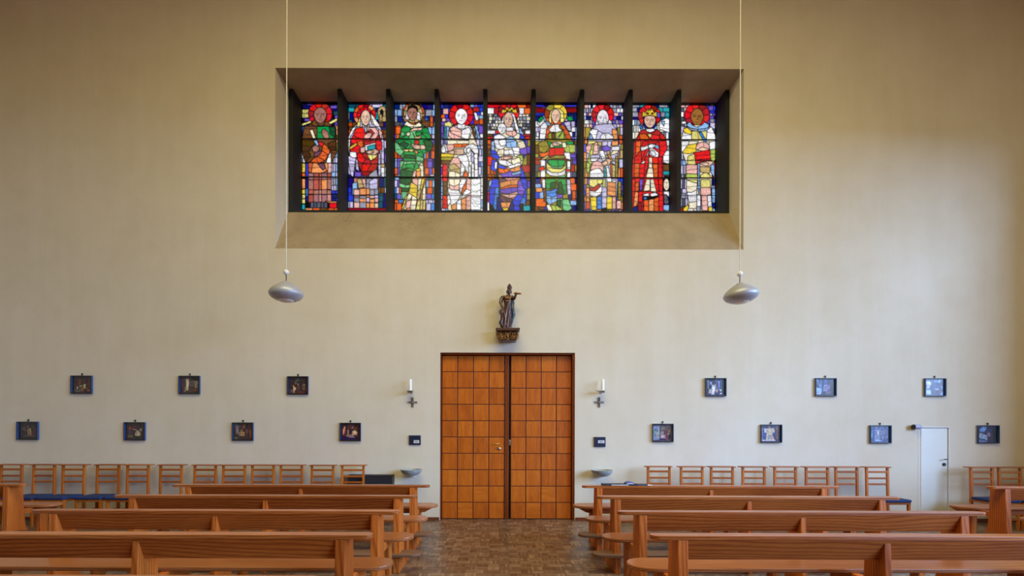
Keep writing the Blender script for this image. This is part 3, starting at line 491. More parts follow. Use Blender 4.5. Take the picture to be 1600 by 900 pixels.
class MB:
    def __init__(s): s.v, s.f = [], []
    def add(s, v, f):
        n = len(s.v); s.v += [tuple(p) for p in v]; s.f += [tuple(i + n for i in q) for q in f]; return s
    def box(s, x0, x1, y0, y1, z0, z1):
        return s.add([(x0, y0, z0), (x1, y0, z0), (x1, y1, z0), (x0, y1, z0), (x0, y0, z1), (x1, y0, z1), (x1, y1, z1), (x0, y1, z1)],
                     [(3, 2, 1, 0), (4, 5, 6, 7), (0, 1, 5, 4), (1, 2, 6, 5), (2, 3, 7, 6), (3, 0, 4, 7)])
    def prism(s, pts, a, b, axis):
        """Polygon pts swept from a to b along axis: x -> pts are (y, z), y -> (x, z), z -> (x, y)."""
        put = {'x': lambda p, t: (t, p[0], p[1]), 'y': lambda p, t: (p[0], t, p[1]), 'z': lambda p, t: (p[0], p[1], t)}[axis]
        n = len(pts)
        ar = sum(pts[i][0] * pts[(i + 1) % n][1] - pts[(i + 1) % n][0] * pts[i][1] for i in range(n))
        if (ar < 0) != (axis == 'y'): pts = pts[::-1]
        v = [put(p, a) for p in pts] + [put(p, b) for p in pts]
        f = [tuple(range(n))[::-1], tuple(range(n, 2 * n))] + [(i, (i + 1) % n, n + (i + 1) % n, n + i) for i in range(n)]
        return s.add(v, f)
    def bar(s, p, q, w, h=None):
        """Rectangular bar from p to q."""
        p, q = Vector(p), Vector(q); d = (q - p).normalized()
        u = d.cross(Vector((0, 1, 0)) if abs(d.y) < .9 else Vector((1, 0, 0))).normalized(); t = d.cross(u)
        h = h or w; u *= w / 2; t *= h / 2
        v = [p - u - t, p + u - t, p + u + t, p - u + t, q - u - t, q + u - t, q + u + t, q - u + t]
        return s.add(v, [(3, 2, 1, 0), (4, 5, 6, 7), (0, 1, 5, 4), (1, 2, 6, 5), (2, 3, 7, 6), (3, 0, 4, 7)])
    def tube(s, pts, r, n=10):
        pts = [Vector(p) for p in pts]; rs = r if isinstance(r, (list, tuple)) else [r] * len(pts)
        rings, up = [], None
        for i, p in enumerate(pts):
            d = (pts[min(i + 1, len(pts) - 1)] - pts[max(i - 1, 0)]).normalized()
            if up is None: up = d.cross(Vector((0, 1, 0)) if abs(d.y) < .9 else Vector((1, 0, 0))).normalized()
            u = (up - d * up.dot(d)).normalized(); w = d.cross(u); up = u
            rings.append([p + (u * math.cos(2 * PI * k / n) + w * math.sin(2 * PI * k / n)) * rs[i] for k in range(n)])
        return s.loft(rings)
    def loft(s, rings, caps=True):
        n = len(rings[0]); v = [p for r in rings for p in r]; f = []
        for i in range(len(rings) - 1):
            for k in range(n): f.append((i * n + k, i * n + (k + 1) % n, (i + 1) * n + (k + 1) % n, (i + 1) * n + k))
        if caps: f += [tuple(range(n))[::-1], tuple(range((len(rings) - 1) * n, len(rings) * n))]
        return s.add(v, f)
    def lathe(s, prof, c=(0, 0, 0), n=32, axis='z'):
        rings = []
        for r, z in prof:
            ring = []
            for k in range(n):
                a = 2 * PI * k / n; x, y = r * math.cos(a), r * math.sin(a)
                ring.append({'z': (c[0] + x, c[1] + y, c[2] + z), 'y': (c[0] + y, c[1] + z, c[2] + x), 'x': (c[0] + z, c[1] + x, c[2] + y)}[axis])
            rings.append(ring)
        return s.loft(rings)
    def ball(s, c, rx, ry, rz, n=16, m=10):
        rings = []
        for j in range(m + 1):
            t = PI * (j + .02 if j == 0 else j - .02 if j == m else j) / m
            rings.append([(c[0] + rx * math.sin(t) * math.cos(2 * PI * k / n), c[1] + ry * math.sin(t) * math.sin(2 * PI * k / n), c[2] - rz * math.cos(t)) for k in range(n)])
        return s.loft(rings)
    def build(s, name, m=None, parent=None, bevel=0, smooth=False, seg=2, angle=40):
        me = bpy.data.meshes.new(name); me.from_pydata(s.v, [], s.f); me.validate(); me.update()
        bm = bmesh.new(); bm.from_mesh(me); bmesh.ops.recalc_face_normals(bm, faces=bm.faces); bm.to_mesh(me); bm.free()
        if smooth:
            me.polygons.foreach_set('use_smooth', [True] * len(me.polygons))
            try: me.set_sharp_from_angle(angle=math.radians(angle))
            except Exception: pass
        o = bpy.data.objects.new(name, me); COL.objects.link(o)
        if m: me.materials.append(m)
        if parent is not None: o.parent = parent
        if bevel:
            b = o.modifiers.new('bevel', 'BEVEL'); b.width = bevel; b.segments = seg; b.limit_method = 'ANGLE'; b.angle_limit = math.radians(35)
        return o

def empty(name, loc=(0, 0, 0), rz=0):
    o = bpy.data.objects.new(name, None); COL.objects.link(o); o.location = loc; o.rotation_euler = (0, 0, rz); o.empty_display_size = .1; return o
def tag(o, label, cat, group=None, kind=None):
    o['label'] = label; o['category'] = cat
    if group: o['group'] = group
    if kind: o['kind'] = kind
    return o
def copy_tree(o, parent=None):
    c = o.copy(); COL.objects.link(c)
    if parent is not None: c.parent = parent
    for ch in KIDS.get(o.name, []): copy_tree(ch, c)
    return c
KIDS = {}
def index_kids():
    KIDS.clear()
    for o in bpy.data.objects:
        if o.parent: KIDS.setdefault(o.parent.name, []).append(o)

# ------------------------------------------------------------------ materials
def srgb(r, g, b):
    f = lambda c: c / 12.92 if c <= .04045 else ((c + .055) / 1.055) ** 2.4
    return (f(r / 255), f(g / 255), f(b / 255), 1)
class NT:
    def __init__(s, name):
        s.m = bpy.data.materials.new(name); s.m.use_nodes = True; s.t = s.m.node_tree; s.t.nodes.clear()
        s.out = s.n('ShaderNodeOutputMaterial')
    def n(s, typ, **kw):
        d = s.t.nodes.new(typ)
        for k, v in kw.items():
            if k.startswith('i_'): 
                key = k[2:]; d.inputs[int(key) if key.isdigit() else key.replace('_', ' ')].default_value = v
            else: setattr(d, k, v)
        return d
    def l(s, a, b): s.t.links.new(a, b)
    def math(s, op, a, b=None, clamp=False):
        d = s.n('ShaderNodeMath', operation=op, use_clamp=clamp)
        for i, q in enumerate((a, b)):
            if q is None: continue
            if isinstance(q, (int, float)): d.inputs[i].default_value = q
            else: s.l(q, d.inputs[i])
        return d.outputs[0]
    def ramp(s, fac, stops):
        r = s.n('ShaderNodeValToRGB'); e = r.color_ramp.elements
        while len(e) < len(stops): e.new(.5)
        for q, (p, c) in zip(e, stops): q.position = p; q.color = c
        s.l(fac, r.inputs[0]); return r.outputs[0]
    def mix(s, fac, a, b, mode='MIX'):
        d = s.n('ShaderNodeMix', data_type='RGBA', blend_type=mode)
        for k, q in ((0, fac), (6, a), (7, b)):
            if isinstance(q, (int, float)): d.inputs[k].default_value = q
            elif isinstance(q, tuple): d.inputs[k].default_value = q
            else: s.l(q, d.inputs[k])
        return d.outputs[2]
    def coords(s, scale=(1, 1, 1), kind='Object', rnd=False):
        tc = s.n('ShaderNodeTexCoord'); mp = s.n('ShaderNodeMapping'); mp.inputs['Scale'].default_value = scale
        s.l(tc.outputs[kind], mp.inputs[0])
        if rnd:
            oi = s.n('ShaderNodeObjectInfo'); cm = s.n('ShaderNodeCombineXYZ')
            for k in range(3): s.l(s.math('MULTIPLY', oi.outputs['Random'], (17.3, 31.7, 9.1)[k]), cm.inputs[k])
            s.l(cm.outputs[0], mp.inputs['Location'])
        return mp.outputs[0]
    def noise(s, vec, scale, detail=4, rough=.55, dist=0):
        d = s.n('ShaderNodeTexNoise'); d.inputs['Scale'].default_value = scale; d.inputs['Detail'].default_value = detail
        d.inputs['Roughness'].default_value = rough; d.inputs['Distortion'].default_value = dist
        s.l(vec, d.inputs['Vector']); return d.outputs['Fac']
    def bsdf(s, col, rough=.5, metal=0, bump=None, bstr=.1, bdist=.01, coat=0, spec=.5):
        b = s.n('ShaderNodeBsdfPrincipled')
        for k, q in (('Base Color', col), ('Roughness', rough)):
            if isinstance(q, (int, float, tuple)): b.inputs[k].default_value = q
            else: s.l(q, b.inputs[k])
        b.inputs['Metallic'].default_value = metal; b.inputs['Coat Weight'].default_value = coat; b.inputs['Coat Roughness'].default_value = .25
        b.inputs['Specular IOR Level'].default_value = spec
        if bump is not None:
            bp = s.n('ShaderNodeBump'); bp.inputs['Strength'].default_value = bstr; bp.inputs['Distance'].default_value = bdist
            s.l(bump, bp.inputs['Height']); s.l(bp.outputs[0], b.inputs['Normal'])
        s.l(b.outputs[0], s.out.inputs[0]); return s.m

def plain(name, col, rough=.5, metal=0, var=.06, scale=30, coat=0, bstr=.04):
    t = NT(name); v = t.coords(); f = t.noise(v, scale, 3)
    lo = tuple(c * (1 - var) for c in col[:3]) + (1,); hi = tuple(min(1, c * (1 + var)) for c in col[:3]) + (1,)
    return t.bsdf(t.ramp(f, [(.3, lo), (.7, hi)]), rough, metal, f, bstr, .004, coat)

def wood(name, cols, axis='x', rough=.48, coat=.05, ring=1.0, scale=1.0, line=.24):
    """Plank wood: fine growth lines along the axis that wander into flames, long fibres, slow tone drift."""
    t = NT(name)
    st = tuple((.22 if i == 'xyz'.index(axis) else 1) * scale for i in range(3))
    fs = tuple((.06 if i == 'xyz'.index(axis) else 1) * scale for i in range(3))
    v = t.coords(st, rnd=True)
    sx = t.n('ShaderNodeSeparateXYZ'); t.l(v, sx.inputs[0])
    a, b = {'x': (1, 2), 'y': (0, 2), 'z': (0, 1)}[axis]
    warp = t.noise(v, 2.6, 2, .45)
    h = t.math('ADD', t.math('MULTIPLY', sx.outputs[b], 300.0), t.math('MULTIPLY', sx.outputs[a], 150.0))
    ph = t.math('ADD', h, t.math('MULTIPLY', warp, 46.0 * ring))
    ringf = t.math('POWER', t.math('ADD', t.math('MULTIPLY', t.math('SINE', ph), .5), .5), 2.0)
    fib = t.noise(t.coords(fs, rnd=True), 130, 4, .65)
    big = t.noise(v, 1.5, 3, .6)
    f = t.math('ADD', t.math('MULTIPLY', t.math('SUBTRACT', 1.0, ringf), .30 * line * 2), t.math('ADD', t.math('MULTIPLY', fib, .30), t.math('MULTIPLY', big, .48)))
    c = t.ramp(f, [(.24, cols[0]), (.47, cols[1]), (.74, cols[2])])
    oi = t.n('ShaderNodeObjectInfo')
    br = t.math('ADD', t.math('MULTIPLY', oi.outputs['Random'], .26), .87)
    hs = t.n('ShaderNodeHueSaturation'); t.l(c, hs.inputs['Color']); t.l(br, hs.inputs['Value'])
    return t.bsdf(hs.outputs[0], rough, 0, f, .06, .002, coat, .3)

PINE = [srgb(96, 38, 8), srgb(160, 80, 26), srgb(212, 126, 54)]
POST = [srgb(116, 48, 10), srgb(184, 94, 30), srgb(230, 142, 60)]
M = {}
M['pew'] = wood('pew_pine', PINE, 'x')
M['pew_cap'] = wood('pew_cap_pine', [srgb(98, 42, 12), srgb(156, 84, 34), srgb(204, 130, 66)], 'x', .3, .3)
M['pew_post'] = wood('pew_pine_upright', POST, 'z')
M['pew_seat'] = wood('pew_seat_pine', [srgb(104, 54, 24), srgb(152, 90, 48), srgb(190, 128, 80)], 'x', .32, .3)
M['kneeler'] = wood('worn_kneeler', [srgb(74, 48, 32), srgb(112, 80, 58), srgb(150, 116, 90)], 'x', .5, .05)
M['chair'] = wood('chair_beech', [srgb(134, 62, 10), srgb(180, 94, 22), srgb(206, 122, 42)], 'z', .45, .05, .5, 2, .3)
M['chair_rail'] = wood('chair_beech_rail', [srgb(120, 54, 10), srgb(164, 84, 22), srgb(192, 110, 40)], 'x', .45, .05, .5, 2, .3)
M['door_frame'] = wood('door_frame_wood', [srgb(84, 34, 10), srgb(124, 56, 18), srgb(148, 72, 26)], 'z', .4, .05)
M['base'] = wood('skirting_wood', [srgb(84, 44, 28), srgb(112, 62, 40), srgb(136, 78, 52)], 'x', .45, .1)
M['cushion'] = plain('blue_cushion', srgb(24, 50, 104), .85, var=.2, scale=60)
M['dark'] = plain('charcoal_paint', srgb(33, 37, 43), .5, var=.12, scale=4)
M['fin'] = plain('black_steel_fin', srgb(22, 26, 32), .75, var=.15, scale=4)
M['black'] = plain('black_metal', srgb(22, 22, 24), .4)
M['navy'] = plain('navy_lacquer', srgb(26, 36, 66), .4)
M['box'] = plain('dark_box_paint', srgb(36, 38, 46), .5)
M['card'] = plain('white_card', srgb(232, 232, 236), .7)
M['ink'] = plain('grey_ink', srgb(96, 98, 112), .8)
M['steel'] = plain('brushed_steel', srgb(176, 176, 176), .3, 1)
M['brass'] = plain('nickel_brass', srgb(206, 184, 140), .28, 1)
M['wax'] = plain('white_wax', srgb(240, 240, 242), .45)
M['cross'] = plain('pewter', srgb(110, 110, 108), .45, .6)
M['stone'] = plain('grey_glaze', srgb(150, 156, 154), .35, var=.25, scale=18)
M['white'] = plain('white_paint', srgb(226, 226, 224), .5)
M['shade'] = plain('spun_aluminium', srgb(172, 174, 182), .4, .2, var=.03)
M['lens'] = plain('frosted_glass', srgb(232, 230, 232), .4)
M['cord'] = plain('pale_cord', srgb(214, 210, 202), .6)
M['gap'] = plain('dark_gap', srgb(12, 11, 12), .9)
M['lilac'] = plain('lilac_grey_plastic', srgb(168, 168, 198), .4)
M['paledoor'] = plain('pale_green_paint', srgb(226, 228, 222), .45, var=.02, scale=3)
M['carve'] = plain('dark_carved_wood', srgb(78, 44, 34), .4, .0, var=.45, scale=34, coat=.4)
M['gold'] = plain('old_gilding', srgb(140, 96, 46), .35, .5, var=.55, scale=40)
M['cloak'] = plain('blue_green_paint', srgb(44, 60, 74), .4, 0, var=.4, scale=30, coat=.3)
M['skin'] = plain('painted_flesh', srgb(150, 100, 84), .4, 0, var=.15, scale=30, coat=.3)

def wall_material():
    t = NT('cream_plaster'); v = t.coords()
    big = t.noise(v, .45, 5, .6, .4); mid = t.noise(v, 2.3, 6, .65); fine = t.noise(v, 55, 4, .7)
    streak = t.noise(t.coords((3.2, 3.2, .35)), 1.0, 5, .65)
    c = t.ramp(big, [(.3, srgb(217, 207, 186)), (.7, srgb(226, 217, 199))])
    c = t.mix(t.math('MULTIPLY', t.math('SUBTRACT', mid, .40, True), .85), c, srgb(204, 192, 166))
    c = t.mix(t.math('MULTIPLY', t.math('SUBTRACT', streak, .45, True), .9), c, srgb(232, 228, 219))
    h = t.math('ADD', t.math('MULTIPLY', fine, .4), t.math('MULTIPLY', mid, .8))
    return t.bsdf(c, .85, 0, h, .22, .012, 0, .25)
M['wall'] = wall_material()
M['tan'] = plain('tan_plaster', srgb(208, 188, 150), .85, var=.05, scale=2)
def reveal_material():  # darker copy of the wall plaster: shade of soffit and sill painted in
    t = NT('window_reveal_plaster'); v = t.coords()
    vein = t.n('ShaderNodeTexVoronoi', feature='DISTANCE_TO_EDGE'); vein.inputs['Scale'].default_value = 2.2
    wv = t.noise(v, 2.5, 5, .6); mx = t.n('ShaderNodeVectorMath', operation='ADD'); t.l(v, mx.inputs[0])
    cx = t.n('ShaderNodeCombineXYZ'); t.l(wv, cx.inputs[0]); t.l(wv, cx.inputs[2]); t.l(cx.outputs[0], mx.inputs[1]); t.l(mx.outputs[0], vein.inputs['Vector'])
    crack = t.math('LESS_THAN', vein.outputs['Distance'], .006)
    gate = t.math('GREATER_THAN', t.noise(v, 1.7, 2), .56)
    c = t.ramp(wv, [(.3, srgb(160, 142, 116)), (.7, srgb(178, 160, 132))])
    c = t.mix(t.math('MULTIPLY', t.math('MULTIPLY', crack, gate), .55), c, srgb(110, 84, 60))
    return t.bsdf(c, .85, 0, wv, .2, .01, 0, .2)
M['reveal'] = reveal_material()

def parquet():
    t = NT('mosaic_parquet'); tc = t.n('ShaderNodeTexCoord'); sx = t.n('ShaderNodeSeparateXYZ'); t.l(tc.outputs['Object'], sx.inputs[0])
    s = .118
    u, w = t.math('DIVIDE', sx.outputs[0], s), t.math('DIVIDE', sx.outputs[1], s)
    cu, cw = t.math('FLOOR', u), t.math('FLOOR', w)
    fu, fw = t.math('FRACT', u), t.math('FRACT', w)
    par = t.math('ABSOLUTE', t.math('MODULO', t.math('ADD', cu, cw), 2.0))
    mixv = lambda a, b: t.math('ADD', t.math('MULTIPLY', a, t.math('SUBTRACT', 1.0, par)), t.math('MULTIPLY', b, par))
    across, along = t.math('MULTIPLY', mixv(fu, fw), 5.0), mixv(fw, fu)
    fin = t.math('FLOOR', across); ff = t.math('FRACT', across)
    cx = t.n('ShaderNodeCombineXYZ'); t.l(cu, cx.inputs[0]); t.l(cw, cx.inputs[1]); t.l(fin, cx.inputs[2])
    wn = t.n('ShaderNodeTexWhiteNoise', noise_dimensions='3D'); t.l(cx.outputs[0], wn.inputs[0])
    cx2 = t.n('ShaderNodeCombineXYZ'); t.l(cu, cx2.inputs[0]); t.l(cw, cx2.inputs[1])
    wn2 = t.n('ShaderNodeTexWhiteNoise', noise_dimensions='3D'); t.l(cx2.outputs[0], wn2.inputs[0])
    v = t.coords(); worn = t.noise(v, .9, 4, .6); grain = t.noise(t.coords((60, 60, 60)), 1.0, 3)
    f = t.math('ADD', t.math('ADD', t.math('MULTIPLY', wn.outputs[0], .42), t.math('MULTIPLY', wn2.outputs[0], .25)), t.math('ADD', t.math('MULTIPLY', worn, .22), t.math('MULTIPLY', grain, .12)))
    c = t.ramp(f, [(.1, srgb(74, 52, 38)), (.5, srgb(116, 90, 68)), (.9, srgb(166, 136, 108))])
    e = t.math('MINIMUM', t.math('MINIMUM', ff, t.math('SUBTRACT', 1.0, ff)), t.math('MULTIPLY', t.math('MINIMUM', along, t.math('SUBTRACT', 1.0, along)), 6.0))
    j = t.math('LESS_THAN', e, .06)
    c = t.mix(t.math('MULTIPLY', j, .7), c, srgb(56, 38, 26))
    return t.bsdf(c, t.ramp(worn, [(.3, (.3,) * 3 + (1,)), (.7, (.48,) * 3 + (1,))]), 0, t.math('SUBTRACT', 1.0, j), .15, .002, .1)
M['floor'] = parquet()

def door_tiles():
    t = NT('door_veneer'); g = t.n('ShaderNodeNewGeometry'); r = g.outputs['Random Per Island']
    hor = t.math('GREATER_THAN', r, .95)
    off = t.n('ShaderNodeCombineXYZ'); 
    for k in range(3): t.l(t.math('MULTIPLY', r, (37, 11, 53)[k]), off.inputs[k])
    def fib(sc):
        v = t.coords(sc); a = t.n('ShaderNodeVectorMath', operation='ADD'); t.l(v, a.inputs[0]); t.l(off.outputs[0], a.inputs[1])
        return t.math('ADD', t.math('MULTIPLY', t.noise(a.outputs[0], 3.0, 5, .6, .6), .65), t.math('MULTIPLY', t.noise(a.outputs[0], 16, 3), .35))
    f = t.math('ADD', t.math('MULTIPLY', fib((6, 6, .7)), t.math('SUBTRACT', 1.0, hor)), t.math('MULTIPLY', fib((.7, 6, 6)), hor))
    f = t.math('ADD', f, t.math('MULTIPLY', t.math('SUBTRACT', r, .5), .17))
    c = t.ramp(f, [(.26, srgb(156, 72, 8)), (.5, srgb(190, 96, 14)), (.76, srgb(214, 122, 30))])
    return t.bsdf(c, .42, 0, f, .05, .002, .12)
M['veneer'] = door_tiles()
M['groove'] = plain('door_groove', srgb(96, 38, 14), .7)

def glass_material():
    t = NT('stained_glass'); a = t.n('ShaderNodeAttribute', attribute_name='glass')
    tr = t.n('ShaderNodeBsdfTransparent'); t.l(a.outputs['Color'], tr.inputs[0])
    gl = t.n('ShaderNodeBsdfGlossy'); gl.inputs['Roughness'].default_value = .25; gl.inputs['Color'].default_value = (1, 1, 1, 1)
    mx = t.n('ShaderNodeMixShader'); mx.inputs[0].default_value = .012
    t.l(tr.outputs[0], mx.inputs[1]); t.l(gl.outputs[0], mx.inputs[2]); t.l(mx.outputs[0], t.out.inputs[0]); return t.m
M['glass'] = glass_material()
def paint_material():
    t = NT('picture_paint'); a = t.n('ShaderNodeAttribute', attribute_name='glass')
    return t.bsdf(a.outputs['Color'], .3, 0, t.noise(t.coords(), 60, 3), .05, .003, .25)
M['paint'] = paint_material()
M['frame'] = plain('blue_black_lacquer', srgb(44, 84, 150), .3, 0, var=.08, coat=.3)
M['frame_edge'] = plain('black_frame_edge', srgb(18, 18, 22), .4)

def art_mesh(name, im, x0, x1, z0, z1, y, m, parent, step=2):
    """A sheet carrying the drawn image as a colour attribute; image row 0 is the top."""
    H, W = (im.shape[0] // step) * step, (im.shape[1] // step) * step
    im = im[:H, :W].reshape(H // step, step, W // step, step, 3).mean((1, 3))
    ny, nx = im.shape[:2]
    X, Z = np.meshgrid(np.linspace(x0, x1, nx), np.linspace(z1, z0, ny))
    co = np.stack([X, np.full_like(X, y), Z], -1).reshape(-1, 3)
    i = np.arange(ny - 1)[:, None] * nx + np.arange(nx - 1)[None]
    q = np.stack([i, i + nx, i + nx + 1, i + 1], -1).reshape(-1, 4)
    me = bpy.data.meshes.new(name)
    me.vertices.add(len(co)); me.vertices.foreach_set('co', co.astype(np.float32).ravel())
    me.loops.add(q.size); me.loops.foreach_set('vertex_index', q.astype(np.int32).ravel())
    me.polygons.add(len(q)); me.polygons.foreach_set('loop_start', np.arange(0, q.size, 4, dtype=np.int32))
    me.update(calc_edges=True); me.validate()
    at_ = me.color_attributes.new('glass', 'FLOAT_COLOR', 'POINT')
    rgba = np.ones((len(co), 4), np.float32); rgba[:, :3] = im.reshape(-1, 3)
    at_.data.foreach_set('color', rgba.ravel())
    me.materials.append(m)
    o = bpy.data.objects.new(name, me); COL.objects.link(o)
    if parent is not None: o.parent = parent
    return o

# ------------------------------------------------------------------ the room
XL, XR, YF, ZC = -9.6, 9.6, -16.0, 9.4
WIN = (-3.675, 3.985, 4.435, at(795, 107)[1])              # window recess: x0, x1, z0, z1 on the wall face
Y_FIN, Y_GLASS = .485, .85
DX0, DX1, DZ1 = at(687.4, 700)[0], at(898, 700)[0], at(792, 551)[1]
SX0, SX1, SZ1 = at(1439.8, 735)[0], at(1482.2, 735)[0], at(1460, 668)[1]
def st(o, label, cat): return tag(o, label, cat, kind='structure')

w = MB()
def wq(x0, x1, z0, z1): w.add([(x0, 0, z0), (x1, 0, z0), (x1, 0, z1), (x0, 0, z1)], [(0, 1, 2, 3)])
xs = sorted([XL - .2, DX0, DX1, WIN[0], WIN[1], SX0, SX1, XR + .2]); zs = sorted([0, DZ1, SZ1, WIN[2], WIN[3], ZC + .1])
for i in range(len(xs) - 1):
    for j in range(len(zs) - 1):
        cx, cz = (xs[i] + xs[i + 1]) / 2, (zs[j] + zs[j + 1]) / 2
        if DX0 < cx < DX1 and cz < DZ1 or SX0 < cx < SX1 and cz < SZ1 or WIN[0] < cx < WIN[1] and WIN[2] < cz < WIN[3]: continue
        wq(xs[i], xs[i + 1], zs[j], zs[j + 1])
def reveal(x0, x1, z0, z1, d, floor=False):
    w.add([(x0, 0, z0), (x0, 0, z1), (x0, d, z1), (x0, d, z0)], [(0, 1, 2, 3)]); w.add([(x1, 0, z0), (x1, 0, z1), (x1, d, z1), (x1, d, z0)], [(3, 2, 1, 0)])
    w.add([(x0, 0, z1), (x1, 0, z1), (x1, d, z1), (x0, d, z1)], [(0, 1, 2, 3)])
reveal(DX0, DX1, 0, DZ1, .16); reveal(SX0, SX1, 0, SZ1, .05)
w.add([(SX0, .05, 0), (SX1, .05, 0), (SX1, .05, SZ1), (SX0, .05, SZ1)], [(0, 1, 2, 3)])
w.add([(DX0, .16, 0), (DX1, .16, 0), (DX1, .16, DZ1), (DX0, .16, DZ1)], [(0, 1, 2, 3)])
for x_ in (WIN[0], WIN[1]):
    zf_ = EYE + 332.5 / F * (D + Y_FIN)
    w.add([(x_, 0, WIN[2]), (x_, Y_FIN, zf_), (x_, Y_GLASS + .05, zf_), (x_, Y_GLASS + .05, WIN[3]), (x_, 0, WIN[3])], [(0, 1, 2, 3, 4)])
wb = w.build('wall_back', M['wall']); st(wb, 'cream plaster wall with the window recess and the doors', 'wall')

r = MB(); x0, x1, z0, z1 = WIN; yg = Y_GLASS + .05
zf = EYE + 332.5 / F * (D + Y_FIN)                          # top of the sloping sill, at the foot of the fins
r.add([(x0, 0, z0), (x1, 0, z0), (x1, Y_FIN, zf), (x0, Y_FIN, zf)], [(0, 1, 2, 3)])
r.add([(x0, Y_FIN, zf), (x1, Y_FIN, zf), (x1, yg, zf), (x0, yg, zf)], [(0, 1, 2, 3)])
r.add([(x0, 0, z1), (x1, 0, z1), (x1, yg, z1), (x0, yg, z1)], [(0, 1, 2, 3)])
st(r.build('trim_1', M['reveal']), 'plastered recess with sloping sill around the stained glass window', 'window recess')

fl = MB(); fl.add([(XL - .2, .3, 0), (XR + .2, .3, 0), (XR + .2, YF - .2, 0), (XL - .2, YF - .2, 0)], [(0, 1, 2, 3)])
st(fl.build('floor', M['floor']), 'brown mosaic parquet floor', 'floor')
M['ceil'] = wood('ceiling_boards', [srgb(150, 96, 48), srgb(182, 124, 66), srgb(206, 150, 88)], 'y', .6, 0)
ce = MB(); ce.box(XL - .2, XR + .2, YF - .2, .2, ZC, ZC + .1); st(ce.build('ceiling', M['ceil']), 'wooden board ceiling', 'ceiling')
wl = MB(); wl.box(XL - .2, XL, YF - .2, 0, 0, ZC); st(wl.build('wall_left', M['wall']), 'cream plaster side wall at left', 'wall')
wf = MB(); wf.box(XL, XR, YF - .2, YF, 0, ZC); st(wf.build('wall_front', M['tan']), 'cream plaster wall behind the viewer', 'wall')
# right wall with tall daylight windows
RW = [(-5.9, -2.3), (-10.4, -7.2), (-14.4, -11.2)]; RZ0, RZ1 = 1.15, 6.3
wr = MB(); ys = sorted([YF - .2, 0] + [q for p in RW for q in p])
for i in range(len(ys) - 1):
    if (ys[i], ys[i + 1]) in RW: wr.box(XR, XR + .3, ys[i], ys[i + 1], 0, RZ0); wr.box(XR, XR + .3, ys[i], ys[i + 1], RZ1, ZC)
    else: wr.box(XR, XR + .3, ys[i], ys[i + 1], 0, ZC)
st(wr.build('wall_right', M['wall']), 'cream plaster side wall with tall windows at right', 'wall')
for i, (a, b) in enumerate(RW):
    g = MB()
    g.box(XR + .1, XR + .16, a, a + .06, RZ0, RZ1); g.box(XR + .1, XR + .16, b - .06, b, RZ0, RZ1)
    g.box(XR + .1, XR + .16, a, b, RZ0, RZ0 + .06); g.box(XR + .1, XR + .16, a, b, RZ1 - .06, RZ1)
    for k in (1, 2): g.box(XR + .11, XR + .15, a + (b - a) * k / 3 - .025, a + (b - a) * k / 3 + .025, RZ0, RZ1)
    for k in (1, 2, 3): g.box(XR + .11, XR + .15, a, b, RZ0 + (RZ1 - RZ0) * k / 4 - .025, RZ0 + (RZ1 - RZ0) * k / 4 + .025)
    st(g.build('window_%d' % (i + 2), M['dark']), 'tall dark-barred side window, number %s from the door wall' % ('one', 'two', 'three', 'four')[i], 'window')
for nm, a, b, lb in (('baseboard_left', XL, DX0 - .01, 'low brown skirting left of the big door'), ('baseboard_middle', DX1 + .01, SX0 - .03, 'low brown skirting between the two doors'),
                     ('baseboard_right', SX1 + .03, XR, 'low brown skirting right of the small door')):
    st(MB().box(a, b, -.018, 0, 0, .05).build(nm, M['base']), lb, 'skirting')

# ------------------------------------------------------------------ stained glass window
X1, SP = -3.629, .8425
root = empty('window_1', ((WIN[0] + WIN[1]) / 2, Y_GLASS, zf)); st(root, 'long stained glass window of nine saints between dark fins', 'window')
def into(o, p):
    o.parent = p; o.matrix_parent_inverse = Matrix.Translation(p.location).inverted(); return o
FT = .074
for i in range(10):
    x = X1 + SP * i
    x = min(max(x, WIN[0] + FT / 2 + .001), WIN[1] - FT / 2 - .001)
    f = MB().box(x - FT / 2, x + FT / 2, Y_FIN, Y_GLASS + .045, zf + .001, z1 - .002); into(f.build('fin', M['fin'], bevel=.006), root)
into(MB().box(WIN[0] + .002, WIN[1] - .002, Y_FIN + .004, Y_GLASS + .04, zf + .001, zf + .045).build('bottom_rail', M['fin'], bevel=.004), root)
into(MB().box(WIN[0] + .002, WIN[1] - .002, Y_GLASS - .03, Y_GLASS + .04, z1 - .008, z1 - .002).build('top_rail', M['fin']), root)
kg = (D + Y_GLASS) / F
def zg(py): return EYE + (PY - py) * kg
